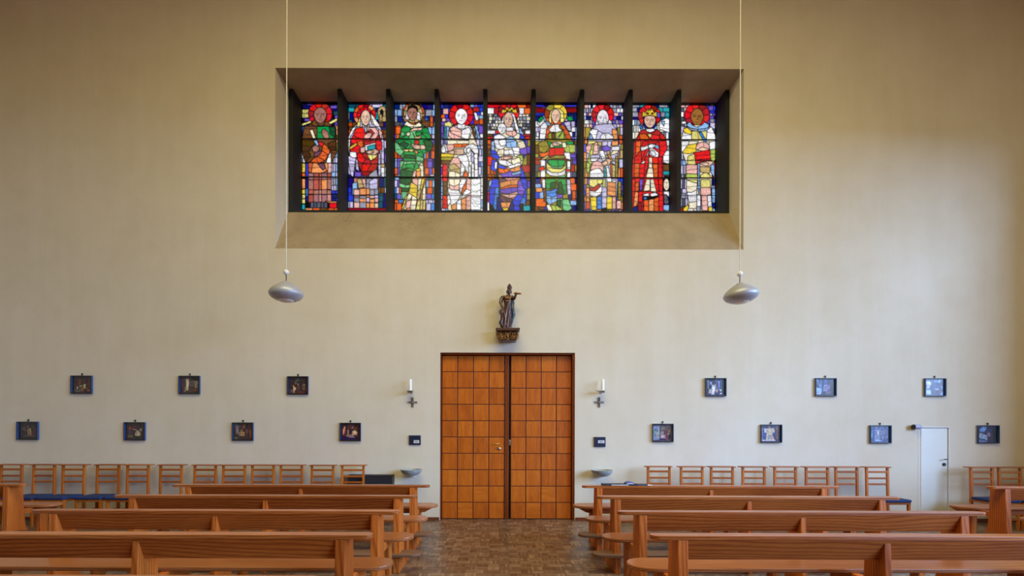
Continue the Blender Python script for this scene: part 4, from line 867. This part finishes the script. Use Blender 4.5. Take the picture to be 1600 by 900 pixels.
for i, (fn, bx, lab) in enumerate(LIGHTS):
    im = fn(); a = im.shape
    # crop units: px = bx + u / 5, py = 155 + v / 5
    u0 = {0: 100, 1: 62, 2: 62, 3: 50, 4: 48, 5: 68, 6: 40, 7: 42, 8: 50}[i]
    cl, cr = X1 + SP * i + FT / 2, X1 + SP * (i + 1) - FT / 2
    u1 = u0 + a[1]
    xa, xb = (bx + u0 / 5 - PX) * kg, (bx + u1 / 5 - PX) * kg
    # cut the sheet to the opening between the two fins
    c0 = max(0, int(round(((cl - .02) / kg + PX - bx) * 5 - u0))); c1 = min(a[1], int(round(((cr + .02) / kg + PX - bx) * 5 - u0)))
    xa2, xb2 = (bx + (u0 + c0) / 5 - PX) * kg, (bx + (u0 + c1) / 5 - PX) * kg
    o = art_mesh('stained_glass', im[:, c0:c1], max(xa2, cl - .02), min(xb2, cr + .02), zg(155 + Y1 / 5), min(zg(155 + Y0 / 5), z1 - .003), Y_GLASS, M['glass'], None)
    print('light', i, 'gap left', round((xa2 - cl), 3), 'gap right', round(cr - xb2, 3))
    o['label'] = lab; into(o, root)
    for v in (316, 614):
        z = zg(155 + v / 5)
        into(MB().tube([(cl, Y_GLASS - .012, z), (cr, Y_GLASS - .012, z)], .011, 8).build('saddle_bar', M['black']), o)
        KB = bpy.data.objects[-1] if False else None

# ------------------------------------------------------------------ big double door
dr = empty('door_1', ((DX0 + DX1) / 2, .0, 0)); st(dr, 'tall double door of square orange-brown wood panels', 'door')
kd = (D + .10) / F
fx = lambda px: (px - PX) * kd + (700 - PY) * math.sin(ROLL) * kd
L0, L1, C0, C1, R0, R1 = fx(690.2), fx(788.2), fx(788.8), fx(794.8), fx(797.8), fx(892.6)
zt = EYE + (PY - 555.5) * kd
fm = MB()
fm.box(DX0 + .001, L0 - .004, .02, .155, .001, DZ1 - .001); fm.box(R1 + .004, DX1 - .001, .02, .155, .001, DZ1 - .001); fm.box(L0 - .004, R1 + .004, .03, .155, zt + .004, DZ1 - .001)
into(fm.build('door_frame', M['door_frame'], bevel=.004), dr)
into(MB().box(C1, R0 - .002, .13, .15, .004, zt).build('shadow_gap', M['gap']), dr)
for nm, a, b in (('left', L0, L1), ('right', R0, R1)):
    leaf = MB().box(a, b, .112, .15, .004, zt).build('door_leaf', M['groove']); into(leaf, dr)
    tl = MB(); cw, rh = (b - a) / 4, (zt - .006) / 10
    for i in range(4):
        for j in range(10): tl.box(a + i * cw + .0075, a + (i + 1) * cw - .0075, .1, .113, .006 + j * rh + .0065, .006 + (j + 1) * rh - .0065)
    into(tl.build('veneer_panels', M['veneer'], bevel=.003), leaf)
    if nm == 'left':
        x, z = at(779.5, 694.2, .1)
        h = MB().tube([(x, .1, z), (x, .045, z)], .009, 10).tube([(x + .004, .05, z), (x - .05, .048, z + .004), (x - .098, .055, z - .006)], [.012, .010, .007], 10)
        into(h.build('lever_handle', M['brass'], smooth=True), leaf)
        z2 = at(779.5, 701, .1)[1]
        into(MB().lathe([(.024, 0), (.024, -.012), (.012, -.02)], (x + .004, .1, z2), 20, 'y').build('lock_rosette', M['steel'], smooth=True), leaf)
        into(MB().box(C0, C1, .085, .15, .004, zt).build('meeting_stile', M['door_frame'], bevel=.004), leaf)
    else:
        xx = (C1 + R0) / 2; z = at(796, 690, .1)[1]
        into(MB().box(xx - .012, xx + .012, .095, .135, z - .06, z + .03).build('strike_plate', M['steel'], bevel=.003), leaf)

# small pale door at right
d2 = empty('door_2', ((SX0 + SX1) / 2, 0, 0)); st(d2, 'narrow pale door flush in the wall at right', 'door')
into(MB().box(SX0 + .012, SX1 - .014, .008, .046, .006, SZ1 - .012).build('door_leaf', M['paledoor'], bevel=.003), d2)
x, z = at(1476.8, 717.6)
into(MB().tube([(x, .01, z), (x, -.045, z)], .008, 8).tube([(x + .004, -.042, z), (x - .055, -.042, z + .002)], [.009, .007], 8).build('lever_handle', M['black'], smooth=True), d2)
z = at(1475.3, 725.8)[1]
into(MB().lathe([(.027, .008), (.027, -.004), (.02, -.01)], (x - .012, 0, z), 20, 'y').build('lock_rosette', M['black'], smooth=True), d2)
into(MB().box(SX0 - .012, SX0 + .002, -.005, .04, .0, SZ1 + .006).box(SX1 - .002, SX1 + .014, -.005, .04, 0, SZ1 + .006).box(SX0 - .012, SX1 + .014, -.005, .04, SZ1 - .003, SZ1 + .012).build('door_frame', M['white']), d2)
x = at(1434.6, 735)[0]
st(MB().box(x - .004, x + .004, -.004, 0, .05, at(1434, 674)[1]).build('trim_2', M['white']), 'thin pale strip on the wall left of the small door', 'trim')

# ------------------------------------------------------------------ pictures
PW, PH, PD = .342, .296, .032
for i, pc in enumerate(PICS):
    cx, cz = at(pc[0], pc[1], -.016)
    t = empty('framed_picture', (cx, 0, cz - PH / 2)); tag(t, pc[2], 'picture', 'fourteen small box-framed pictures in two staggered rows')
    th = .009
    fr = MB().box(-PW / 2, -PW / 2 + th, -PD, 0, 0, PH).box(PW / 2 - th, PW / 2, -PD, 0, 0, PH).box(-PW / 2 + th, PW / 2 - th, -PD, 0, 0, th).box(-PW / 2 + th, PW / 2 - th, -PD, 0, PH - th, PH)
    fr.build('frame', M['frame'], t)
    e = .0035
    ed = MB()
    for q in ((-PW / 2, -PW / 2 + th, 0, PH), (PW / 2 - th, PW / 2, 0, PH), (-PW / 2 + th, PW / 2 - th, 0, th + .004), (-PW / 2 + th, PW / 2 - th, PH - th - .003, PH)): ed.box(q[0], q[1], -PD - e, -PD, q[2], q[3])
    ed.build('front_edge', M['frame_edge'], t)
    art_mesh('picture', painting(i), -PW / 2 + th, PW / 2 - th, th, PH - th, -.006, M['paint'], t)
    hk = MB().lathe([(.004, 0), (.013, -.002), (.015, -.012), (.008, -.02)], (0, 0, PH + .028), 14, 'y').bar((0, -.008, PH - .004), (0, -.008, PH + .024), .006)
    hk.build('hanging_nail', M['black'], t, smooth=True)

# ------------------------------------------------------------------ wall fittings beside the door
def half_bowl(side, px, py):
    x, z = at(px, py, -.17)
    t = empty('mounted_water_bowl', (x, 0, z - .13)); tag(t, 'shallow grey stoup bowl on the wall %s of the big door' % side, 'bowl', 'holy water bowls beside the door')
    R = .172
    pr = [(.03, .02), (.075, .026), (.12, .048), (.152, .078), (R, .118), (R, .126), (R - .012, .127), (.14, .094), (.09, .06), (.03, .046)]
    MB().lathe(pr, (0, -.175, 0), 36).build('basin', M['stone'], t, smooth=True)
    MB().prism([(-.004, .045), (-.09, .04), (-.15, .022), (-.15, .008), (0, -.012), (0, .05)], -.03, .03, 'x').build('bracket', M['white'], t, bevel=.003)
def sconce(side, px, py, flip):
    x, z = at(px, py, -.11)
    t = empty('candle_sconce', (x, 0, z)); tag(t, 'wall candle holder with white candle %s of the big door' % side, 'candle holder', 'candle holders beside the door')
    MB().box(-.022, .022, -.012, 0, -.036, .006).box(-.012, .012, -.12, -.008, -.034, -.018).build('wall_arm', M['steel'], t, bevel=.003)
    pl = MB().prism([(-.052 * flip - .05, .004), (.05 - .01 * flip, .004), (.036, -.016), (-.036, -.016)], -.16, -.06, 'y'); pl.box(-.04, .04, -.15, -.07, -.034, -.016)
    pl.build('drip_plate', M['steel'], t, bevel=.003)
    MB().lathe([(.002, .19), (.006, .188), (.022, .182), (.026, .176), (.027, .004), (.002, .004)], (.012 * flip, -.11, 0), 24).build('candle', M['wax'], t, smooth=True)
    MB().tube([(.012 * flip, -.11, .184), (.013 * flip, -.11, .2)], .0022, 6).build('wick', M['black'], t)
def wall_cross(side, px, py):
    x, z = at(px, py)
    t = empty('wall_cross', (x, 0, z)); tag(t, 'small grey metal cross on the wall %s of the big door' % side, 'cross', 'consecration crosses beside the door')
    a = MB()
    for u in (-1, 1):
        a.box(-.016 if u < 0 else .006, -.006 if u < 0 else .016, -.012, 0, .014, .08); a.box(-.016 if u < 0 else .006, -.006 if u < 0 else .016, -.012, 0, -.082, -.014)
        a.box(.014, .08, -.012, 0, -.013 if u < 0 else .005, -.005 if u < 0 else .013); a.box(-.08, -.014, -.012, 0, -.013 if u < 0 else .005, -.005 if u < 0 else .013)
    a.build('arms', M['cross'], t)
    MB().lathe([(.004, -.03), (.014, -.022), (.018, -.01), (.018, 0)], (0, 0, 0), 18, 'y').build('centre_boss', M['brass'], t, smooth=True)
def plaque(side, x0, x1, y0, y1, lx0, lx1, ly0, ly1):
    (a, zb), (b, zt_) = at(x0, y1), at(x1, y0)
    t = empty('wall_plaque', ((a + b) / 2, 0, zb)); tag(t, 'dark navy wall box with small white card %s of the big door' % side, 'wall box', 'navy boxes beside the door')
    w2, h = (b - a) / 2, zt_ - zb
    MB().box(-w2, w2, -.022, 0, 0, h).build('panel', M['navy'], t, bevel=.003)
    (c, zc), (d, ze) = at(lx0, ly1), at(lx1, ly0); o = (a + b) / 2
    cd = MB().box(c - o, d - o, -.0255, -.022, zc - zb, ze - zb).build('card', M['card'], t)
    ln = MB(); hh = ze - zc
    for k, (s0, s1) in enumerate(((.12, .9), (.12, .7), (.2, .85))):
        zz = zc - zb + hh * (.72 - .22 * k); ln.box(c - o + (d - c) * s0, c - o + (d - c) * s1, -.0262, -.0255, zz - .003, zz + .003)
    ln.build('print', M['ink'], cd)
    MB().lathe([(.002, -.027), (.007, -.025), (.008, -.022)], (0, 0, h - .018), 12, 'y').build('screw', M['black'], t)
half_bowl('left', 642.7, 733); half_bowl('right', 940.5, 734)
sconce('left', 641, 610.5, 0); sconce('right', 940.5, 610.5, 1)
wall_cross('left', 644.7, 628.6); wall_cross('right', 936, 628.6)
plaque('left', 639.3, 657.6, 680.2, 695, 647, 655.2, 687.8, 692.2)
plaque('right', 927.8, 945.8, 682.8, 698, 934.2, 943.8, 688, 692.2)

x, z = at(1431, 667, -.05)
t = empty('mounted_lamp', (x, 0, z)); tag(t, 'small lilac-grey lamp on the wall beside the small door', 'lamp')
MB().box(-.02, .03, -.03, 0, -.025, .025).build('wall_plate', M['white'], t)
MB().lathe([(.03, -.035), (.04, -.03), (.042, .05), (.034, .072), (.01, .076)], (.0, -.05, 0), 24, 'x').build('lens_housing', M['lilac'], t, smooth=True)
MB().lathe([(.02, -.054), (.036, -.05), (.041, -.036), (.03, -.034)], (0, -.05, 0), 24, 'x').build('end_cap', M['black'], t, smooth=True)

# ------------------------------------------------------------------ pendant lamps
def pendant(px, py_top, y, tilt, label):
    x, z = at(px, py_top, y)
    t = empty('pendant_lamp', (x, y, z)); tag(t, label, 'pendant lamp', 'two pendant lamps')
    prof = [(.006, .004), (.042, .002), (.05, -.008), (.085, -.026), (.14, -.062), (.185, -.098), (.207, -.132), (.212, -.156), (.205, -.182), (.18, -.21), (.14, -.232), (.112, -.242), (.106, -.238), (.104, -.222), (.05, -.2)]
    sh = MB().lathe(prof, (0, 0, 0), 56).build('lamp_shade', M['shade'], t, smooth=True, angle=50)
    sh.rotation_euler = (0, tilt, 0)
    ln = MB().lathe([(.004, -.2), (.103, -.222), (.104, -.234), (.098, -.244), (.08, -.254), (.05, -.261), (.004, -.264)], (0, 0, 0), 40).build('glass_lens', M['lens'], sh, smooth=True)
    MB().tube([(0, 0, 0), (0, 0, .1)], .006, 8).build('stem', M['dark'], t)
    MB().ball((0, 0, .125), .036, .036, .036, 24, 14).build('ball', M['lens'], t, smooth=True)
    MB().tube([(0, 0, .155), (0, 0, ZC - z)], .0065, 8).build('cord', M['cord'], t)
pendant(447.2, 440.5, -1.6, 0, 'grey metal pendant lamp on a long cord in front of the left window edge')
pendant(1156, 443, -1.6, math.radians(-5), 'grey metal pendant lamp on a long cord in front of the right window edge')

# ------------------------------------------------------------------ statue on its bracket
sx, sz = at(793.3, 514.5, -.13)
t = empty('wall_bracket', (sx, 0, sz - .19)); tag(t, 'dark carved wall bracket with gilded scrolls under the statue', 'bracket')
HW = .185
MB().prism([(-HW, .145), (HW, .145), (HW + .006, .165), (HW + .006, .19), (-HW - .006, .19), (-HW - .006, .165)], -.26, 0, 'y').build('top_slab', M['carve'], t, bevel=.004)
MB().prism([(-HW + .02, .145), (HW - .02, .145), (HW - .05, .0), (-HW + .05, .0)], -.2, 0, 'y').build('body', M['carve'], t, bevel=.006)
sc = MB()
def scroll(cx, cz, r, turn, s):
    pts = []
    for k in range(22):
        a = k / 21; rr = r * (1 - .78 * a); an = s * a * turn + (PI / 2)
        pts.append((cx + rr * math.cos(an), -.205 - .02 * a, cz + rr * math.sin(an)))
    sc.tube(pts, [.011 - .004 * k / 21 for k in range(22)], 8)
for sgn in (-1, 1):
    for cx, cz, r_, tn in ((.05, .1, .042, 9), (.132, .1, .04, 9), (.06, .042, .036, -8), (.125, .036, .034, 8)): scroll(sgn * cx, cz, r_, tn, sgn)
    sc.tube([(sgn * .165, -.2, .13), (sgn * .17, -.2, .06), (sgn * .13, -.2, .0)], .012, 8)
sc.ball((0, -.21, .07), .018, .012, .05).ball((0, -.208, .015), .026, .014, .018)
sc.build('gilded_scrolls', M['gold'], t, smooth=True)

q = 1 / 794.0
def sp(px, py, y=0): return ((px - 272) * q, y, (680 - py) * q)
st_ = empty('saint_statue', (sx, -.135, sz)); tag(st_, 'dark painted wooden saint statue with raised arm on the bracket above the door', 'statue')
b = MB()
# robe: stacked folded rings from hem to shoulders (centre px, half width px, depth m)
rows = [(672, 250, 62, .05), (640, 250, 66, .056), (590, 252, 62, .056), (530, 258, 56, .054), (470, 262, 50, .052), (420, 266, 46, .05), (380, 270, 44, .05), (340, 270, 50, .056), (300, 268, 56, .056), (268, 270, 54, .05), (250, 276, 34, .036), (240, 280, 18, .022)]
rings = []
for py, cx, hw, dp in rows:
    fold = .16 * min(1, max(0, (py - 330) / 200)); ring = []
    for k in range(48):
        a = 2 * PI * k / 48; m = 1 + fold * math.sin(9 * a + py * .011) + fold * .5 * math.sin(17 * a + 1)
        ring.append(((cx - 272) * q + hw * q * m * math.cos(a), dp * m * math.sin(a), (680 - py) * q))
    rings.append(ring)
b.loft(rings)
b.tube([sp(278, 250), sp(284, 225, -.004)], [.022, .018], 12)                                            # neck
b.ball(sp(290, 205, -.008), .033, .036, .044, 20, 14)                                                    # head
b.ball(sp(292, 204, -.046), .006, .01, .012, 10, 8); b.ball(sp(291, 225, -.03), .016, .014, .014)        # nose, chin
for k in (-1, 1): b.ball(sp(290 + k * 12, 196, -.036), .009, .008, .006, 10, 8)                          # brows
b.tube([sp(225, 268), sp(190, 300, -.02), sp(178, 345, -.04), sp(205, 420, -.07)], [.03, .032, .026, .018], 14)   # hanging arm
b.tube([sp(318, 262), sp(352, 300, -.03), sp(362, 285, -.06), sp(374, 252, -.075)], [.028, .026, .022, .016], 14) # raised arm
b.ball(sp(207, 432, -.075), .018, .014, .022, 12, 8); b.ball(sp(378, 246, -.08), .018, .015, .016, 12, 8)
for k in range(4):
    b.tube([sp(203 + k * 5, 436, -.08 - .003 * k), sp(202 + k * 5, 452, -.088), sp(206 + k * 4, 462, -.08)], .0048, 6)
    b.tube([sp(384, 238 + k * 5, -.09), sp(396, 239 + k * 5, -.09), sp(400, 243 + k * 4, -.08)], .0046, 6)
b.tube([sp(214, 428, -.08), sp(220, 446, -.088)], .005, 6); b.tube([sp(376, 238, -.09), sp(386, 230, -.092)], .005, 6)
b.tube([sp(232, 668, -.03), sp(226, 676, -.075)], [.02, .014], 10); b.tube([sp(282, 668, -.03), sp(290, 676, -.078)], [.02, .014], 10)  # feet
bo = b.build('body', M['carve'], st_, smooth=True)
rm = bo.modifiers.new('remesh', 'REMESH'); rm.mode = 'VOXEL'; rm.voxel_size = .0045; rm.use_smooth_shade = True
sm = bo.modifiers.new('smooth', 'SMOOTH'); sm.factor = .5; sm.iterations = 3
hr = MB()
hr.ball(sp(288, 186, .004), .037, .036, .036, 18, 10)
for k in range(7):
    a = PI * (k / 6); hr.ball(((288 - 272) * q + .036 * math.cos(a), .012, (680 - 200) * q + .0 - .01 * (k % 2)), .012, .016, .022, 10, 8)
hr.build('hair', M['carve'], st_, smooth=True)
cr = MB().lathe([(.034, 0), (.037, .012), (.033, .03), (.036, .044), (.026, .062), (.012, .078), (.004, .09)], sp(294, 168, .0), 18)
for k in range(6):
    a = 2 * PI * k / 6; cr.ball(((294 - 272) * q + .034 * math.cos(a), .034 * math.sin(a), (680 - 150) * q), .009, .009, .012, 8, 6)
cr.build('crown', M['carve'], st_, smooth=True)
ck = MB()
def drape(path, wd, th=.012, wav=3):
    rings = []
    for i, (p, hw) in enumerate(zip(path, wd)):
        ring = []
        for k in range(20):
            a = 2 * PI * k / 20; rr = 1 + .18 * math.sin(wav * a + i * .9)
            ring.append((p[0] + hw * rr * math.cos(a), p[1] + th * rr * math.sin(a) + .012 * math.sin(i * 1.3 + 3 * math.cos(a)), p[2]))
        rings.append(ring)
    ck.loft(rings)
drape([sp(330, 290, .02), sp(336, 340, .01), sp(326, 395, 0), sp(336, 450, -.01), sp(345, 500, -.01), sp(335, 545, -.0), sp(322, 610, .0)], [.018, .024, .03, .026, .03, .024, .014], .03)
drape([sp(196, 262, .01), sp(184, 300, .0), sp(196, 340, .02)], [.018, .026, .016], .03)
ck.build('cloak', M['cloak'], st_, smooth=True)
ck = MB()
drape([sp(182, 440, -.03), sp(176, 470, -.03), sp(196, 510, -.03), sp(200, 560, -.03), sp(186, 600, -.03), sp(208, 640, -.03), sp(228, 668, -.02)], [.014, .026, .022, .026, .036, .034, .018], .03)
ck.build('drapery_fold', M['carve'], st_, smooth=True)
MB().tube([sp(226, 262, -.05), sp(250, 300, -.062), sp(300, 300, -.06), sp(318, 262, -.045)], [.012, .016, .016, .012], 10).tube([sp(240, 330, -.056), sp(270, 335, -.062), sp(310, 326, -.052)], .008, 8).build('gilded_collar', M['gold'], st_, smooth=True)
MB().tube([sp(345, 240, -.09), sp(400, 246, -.1), sp(440, 250, -.11)], [.012, .015, .011], 12).ball(sp(372, 229, -.085), .018, .012, .008, 12, 8).build('gilded_scroll', M['gold'], st_, smooth=True)
MB().tube([sp(205, 395, -.08), sp(214, 440, -.086), sp(236, 520, -.084), sp(250, 640, -.07)], [.006, .009, .008, .006], 8).build('staff', M['gold'], st_, smooth=True)

# ------------------------------------------------------------------ pews
HL = 1.675
def round_rect(x0, x1, y0, y1, r, rx=None):
    rx = rx or r; pts = []
    for cx, cy, a0 in ((x1 - rx, y1 - r, 0), (x0 + rx, y1 - r, 90), (x0 + rx, y0 + r, 180), (x1 - rx, y0 + r, 270)):
        for k in range(9):
            a = math.radians(a0 + 90 * k / 8); pts.append((cx + rx * math.cos(a), cy + r * math.sin(a)))
    return pts
def make_pew(front):
    t = empty('pew')
    MB().prism(round_rect(-HL, HL, -.004, .1, .05, .07), .742, .772, 'z').build('cap_rail', M['pew_cap'], t, bevel=.003)
    MB().prism([(.0, .744), (.03, .744), (.09, .588), (.06, .588)], -1.43, 1.43, 'x').build('backrest', M['pew'], t, bevel=.004)
    for x, th in ((-1.455, .072), (0, .048), (1.455, .072)):
        e = 0.0 if abs(x) > 1 else .012
        MB().prism([(-.002 + e, .742), (-.03, 0), (.37, 0), (.28, .08), (.23, .2), (.212, .36), (.19, .742)], x - th / 2, x + th / 2, 'x').build('upright', M['pew_post'], t, bevel=.005)
        MB().prism([(.43, .388), (.56, .388), (.545, 0), (.445, 0)], x - .034, x + .034, 'x').build('seat_leg', M['pew_post'], t, bevel=.005)
        MB().box(x - .03, x + .03, .15, .6, .345, .415).build('bearer', M['pew_post'], t, bevel=.005)
    MB().prism(round_rect(-1.725, 1.725, .315, .625, .15, .17), .416, .45, 'z').build('seat', M['pew_seat'], t, bevel=.007)
    if front:
        MB().prism([(-1.66, .414), (1.66, .414), (1.56, .36), (1.36, .345), (-1.36, .345), (-1.56, .36)], .36, .59, 'y').build('apron', M['pew'], t, bevel=.006)
    MB().prism(round_rect(-1.725, 1.725, -.085, .14, .1, .12), .118, .15, 'z').build('kneeler', M['kneeler'], t, bevel=.006)
    for o in bpy.data.objects:
        if o.parent is t:
            for v in o.data.vertices:
                v.co.x *= KP; v.co.y *= KP
                if v.co.z > .02: v.co.z = EYE - (EYE - v.co.z) * KP
    return t
KP = .957
YP = [-1.91, -2.82, -3.72, -4.63, -5.60]
pf, pw = make_pew(True), make_pew(False)
index_kids()
LXC, RXC = -2.578 * KP, 2.757 * KP
where = ['row nearest the big door', 'second row from the big door', 'third row from the big door', 'fourth row from the big door', 'row cut off by the photo bottom']
used = {id(pf): False, id(pw): False}
def place_pew(proto, x, y, label, group):
    o = copy_tree(proto) if used[id(proto)] else proto
    used[id(proto)] = True
    o.location = (x, y, 0); tag(o, label, 'pew', group); return o
for i, y in enumerate(YP):
    p = pf if i == 0 else pw
    place_pew(p, LXC, y, 'reddish wooden pew left of the middle aisle, ' + where[i], 'pews left of the middle aisle')
    place_pew(p, RXC, y, 'reddish wooden pew right of the middle aisle, ' + (where[i] if i else 'papers lying on its back'), 'pews right of the middle aisle')
for i, (lx, rx) in enumerate(((-(6.17 + HL) * KP, (6.37 + HL) * KP), (-(6.12 + HL) * KP, (6.34 + HL) * KP))):
    p = pf if i == 0 else pw
    place_pew(p, lx, YP[i], 'wooden pew end at the far left edge, ' + ('its whole end post showing' if i == 0 else 'only its seat tip showing'), 'pews beyond the left side aisle')
    place_pew(p, rx, YP[i], 'wooden pew end at the far right edge, ' + ('its whole end post showing' if i == 0 else 'only its seat tip showing'), 'pews beyond the right side aisle')

# papers on the nearest right pew
zt0 = EYE - (EYE - .772) * KP + .0005
def paper(name, px, w_, dpt, h, y, mat, label, cat, rz=0, bend=0, z0=0):
    x = at(px, 755, YP[0] + y)[0]
    t_ = empty(name, (x, YP[0] + y, zt0 + z0), rz); tag(t_, label, cat, 'papers on the pew back')
    n = 8; top, bot = [], []
    for k in range(n + 1):
        u = -w_ / 2 + w_ * k / n; zz = bend * math.sin(PI * k / n)
        bot.append((u, zz)); top.append((u, zz + h))
    MB().prism(bot + top[::-1], -dpt / 2, dpt / 2, 'y').build('cover', mat, t_)
    return t_
M['bluepaper'] = plain('blue_print', srgb(70, 90, 170), .5, var=.4, scale=40)
M['darkcover'] = plain('dark_cover', srgb(40, 42, 56), .5, var=.3, scale=30)
t_ = paper('folder', 968, .44, .095, .022, .048, M['darkcover'], 'dark folder at the left end of the papers on the right pew', 'folder')
MB().box(-.11, .10, -.0485, -.047, .006, .014).build('white_pages', M['card'], t_)
t_ = paper('booklet', 983, .105, .09, .012, .046, M['bluepaper'], 'blue and white booklet lying bent over the dark folder', 'booklet', .06, .016, .0222)
MB().box(-.04, .045, -.0455, -.0445, .002, .009).build('white_pages', M['card'], t_)
t_ = paper('notebook', 1000, .17, .09, .018, .05, M['darkcover'], 'dark thin notebook right of the blue booklet on the pew', 'notebook', -.03)
MB().box(-.08, .08, -.0455, -.0445, .004, .012).build('pages', M['ink'], t_)
t_ = paper('leaflet', 1012.5, .09, .08, .004, .047, M['card'], 'white leaflet at the right end of the papers on the pew', 'leaflet', .08, .004)

# ------------------------------------------------------------------ chairs along the wall
def make_chair():
    t = empty('ladder_back_chair')
    W2, RW2 = .168, .031
    for s in (-1, 1):
        MB().prism([(-.215, 0), (-.18, 0), (-.178, .40), (-.17, .9), (-.2, .9), (-.213, .40)], s * W2 - .017, s * W2 + .017, 'x').build('back_post', M['chair'], t, bevel=.004)
        MB().prism([(-.575, 0), (-.545, 0), (-.54, .41), (-.58, .41)], s * .18 - .017, s * .18 + .017, 'x').build('front_leg', M['chair'], t, bevel=.004)
        MB().bar((s * .174, -.56, .22), (s * .17, -.2, .22), .018, .026).build('side_stretcher', M['chair'], t, bevel=.003)
    for z, h in ((.833, .032), (.733, .03), (.64, .03)):
        MB().box(-W2 + .01, W2 - .01, -.2, -.184, z - h / 2, z + h / 2).build('rung', M['chair_rail'], t, bevel=.004)
    MB().prism(round_rect(-.212, .212, -.225, -.085, .02), .9, .914, 'z').build('book_shelf', M['chair_rail'], t, bevel=.003)
    MB().box(-.195, .195, -.585, -.185, .378, .412).build('seat_frame', M['chair_rail'], t, bevel=.004)
    c = MB().prism(round_rect(-.208, .208, -.6, -.22, .03), .413, .452, 'z').build('cushion', M['cushion'], t, bevel=.012, seg=3, smooth=True)
    MB().bar((-.165, -.555, .15), (.165, -.555, .15), .018, .026).build('front_stretcher', M['chair_rail'], t, bevel=.003)
    return t
LEFT = [3.7, 54, 101, 151.5, 199.3, 251.6, 306, 350, 394, 439, 488, 534.5]
RIGHT = [1011, 1061, 1108, 1157, 1206, 1254.7, 1301, 1348]
FAR = [1510.5, 1554, 1599]
ch = make_chair(); index_kids(); first = True
ordn = ['first', 'second', 'third', 'fourth', 'fifth', 'sixth', 'seventh', 'eighth', 'ninth', 'tenth', 'eleventh', 'twelfth']
def put_chair(px, label, group, y=0.0, rz=0):
    global first
    o = ch if first else copy_tree(ch); first = False
    x = (px + 16.6 - PX) * (D - .2) / F
    o.location = (x, y, 0); o.rotation_euler = (0, 0, rz)
    return tag(o, label, 'chair', group)
rr = random.Random(4)
for i, px in enumerate(LEFT):
    n = len(LEFT) - 1 - i
    lb = 'wooden ladder-back chair half in front of the low dark box left of the door' if n == 0 else \
         'wooden ladder-back chair with blue cushion at the left end of the long wall row' if i == 0 else 'ladder-back chair against the left wall, %s counting leftwards from the low dark box' % ordn[n]
    put_chair(px, lb, 'chairs along the wall left of the door', -.02 + rr.uniform(-.02, .02), rr.uniform(-.03, .03))
for i, px in enumerate(RIGHT):
    lb = 'wooden ladder-back chair against the right wall, first beside the papers' if i == 0 else \
         'wooden ladder-back chair with blue cushion, last before the small pale door' if i == 7 else 'wooden ladder-back chair against the right wall, %s counting rightwards from the papers' % ordn[i]
    put_chair(px, lb, 'chairs along the wall right of the door', -.1 + rr.uniform(-.02, .02), rr.uniform(-.03, .03))
for i, px in enumerate(FAR):
    put_chair(px, ('wooden ladder-back chair with blue cushion, first right of the small pale door', 'wooden ladder-back chair behind the far right pew end, second from the small door', 'wooden ladder-back chair cut off by the right edge of the photo')[i],
              'chairs right of the small door', -.08, rr.uniform(-.02, .02))

# low dark box behind the last left chair
a, zt2 = at(545, 741.8, -.1); bx = at(614.4, 741.8, -.1)[0]
t = empty('storage_box', ((a + bx) / 2, -.06, 0)); tag(t, 'low dark box against the wall left of the door', 'box')
w2 = (bx - a) / 2
MB().box(-w2, w2, -.1, .055, 0, zt2 - .012).build('body', M['box'], t, bevel=.004)
MB().box(-w2, w2, -.105, .056, zt2 - .011, zt2).build('lid', M['box'], t, bevel=.003)

# ------------------------------------------------------------------ light
wd = bpy.data.worlds.new('overcast_sky'); S.world = wd; wd.use_nodes = True
nt = wd.node_tree; bg = nt.nodes['Background']; bg.inputs[0].default_value = (.97, .98, 1.0, 1); bg.inputs[1].default_value = .94
def area(name, loc, rot, sx_, sy_, power, col, spread=180):
    l = bpy.data.lights.new(name, 'AREA'); l.shape = 'RECTANGLE'; l.size = sx_; l.size_y = sy_; l.energy = power; l.color = col; l.spread = math.radians(spread)
    o = bpy.data.objects.new(name, l); COL.objects.link(o); o.location = loc; o.rotation_euler = rot; return o
area('sky_daylight', (45, -38, 20), (0, PI / 2, 0), 31, 74, LP[0], SKYC)
area('ceiling_lamps', (.3, -5.6, ZC - .3), (0, 0, 0), 7, 3.4, P_CEIL, WARMC)  # unseen fill light, added to warm and brighten the upper wall
area('cornice_lamps', (.5, -3.4, ZC - .15), (math.radians(12), 0, 0), 10, 1.2, P_WARM, WARMC2)  # second added fill near the wall top, no fitting behind it

# ------------------------------------------------------------------ camera
cam = bpy.data.cameras.new('camera'); co = bpy.data.objects.new('camera', cam); COL.objects.link(co)
cam.sensor_fit = 'HORIZONTAL'; cam.sensor_width = 36; cam.lens = 36 * F / 1600
cam.shift_x = (800 - PX) / 1600; cam.shift_y = (PY - 450) / 1600
co.matrix_world = Matrix.Translation((0, -D, EYE)) @ Matrix.Rotation(PI / 2, 4, 'X') @ Matrix.Rotation(ROLL, 4, 'Z')
cam.clip_start = .05
S.camera = co
S.view_settings.view_transform = 'Standard'; S.view_settings.look = 'None'; S.view_settings.exposure = EXPO; S.view_settings.gamma = 1; S.view_settings.use_curve_mapping = False
S.cycles.use_denoising = True; S.cycles.max_bounces = 8; S.cycles.diffuse_bounces = 5; S.cycles.transparent_max_bounces = 8; S.cycles.sample_clamp_indirect = 40
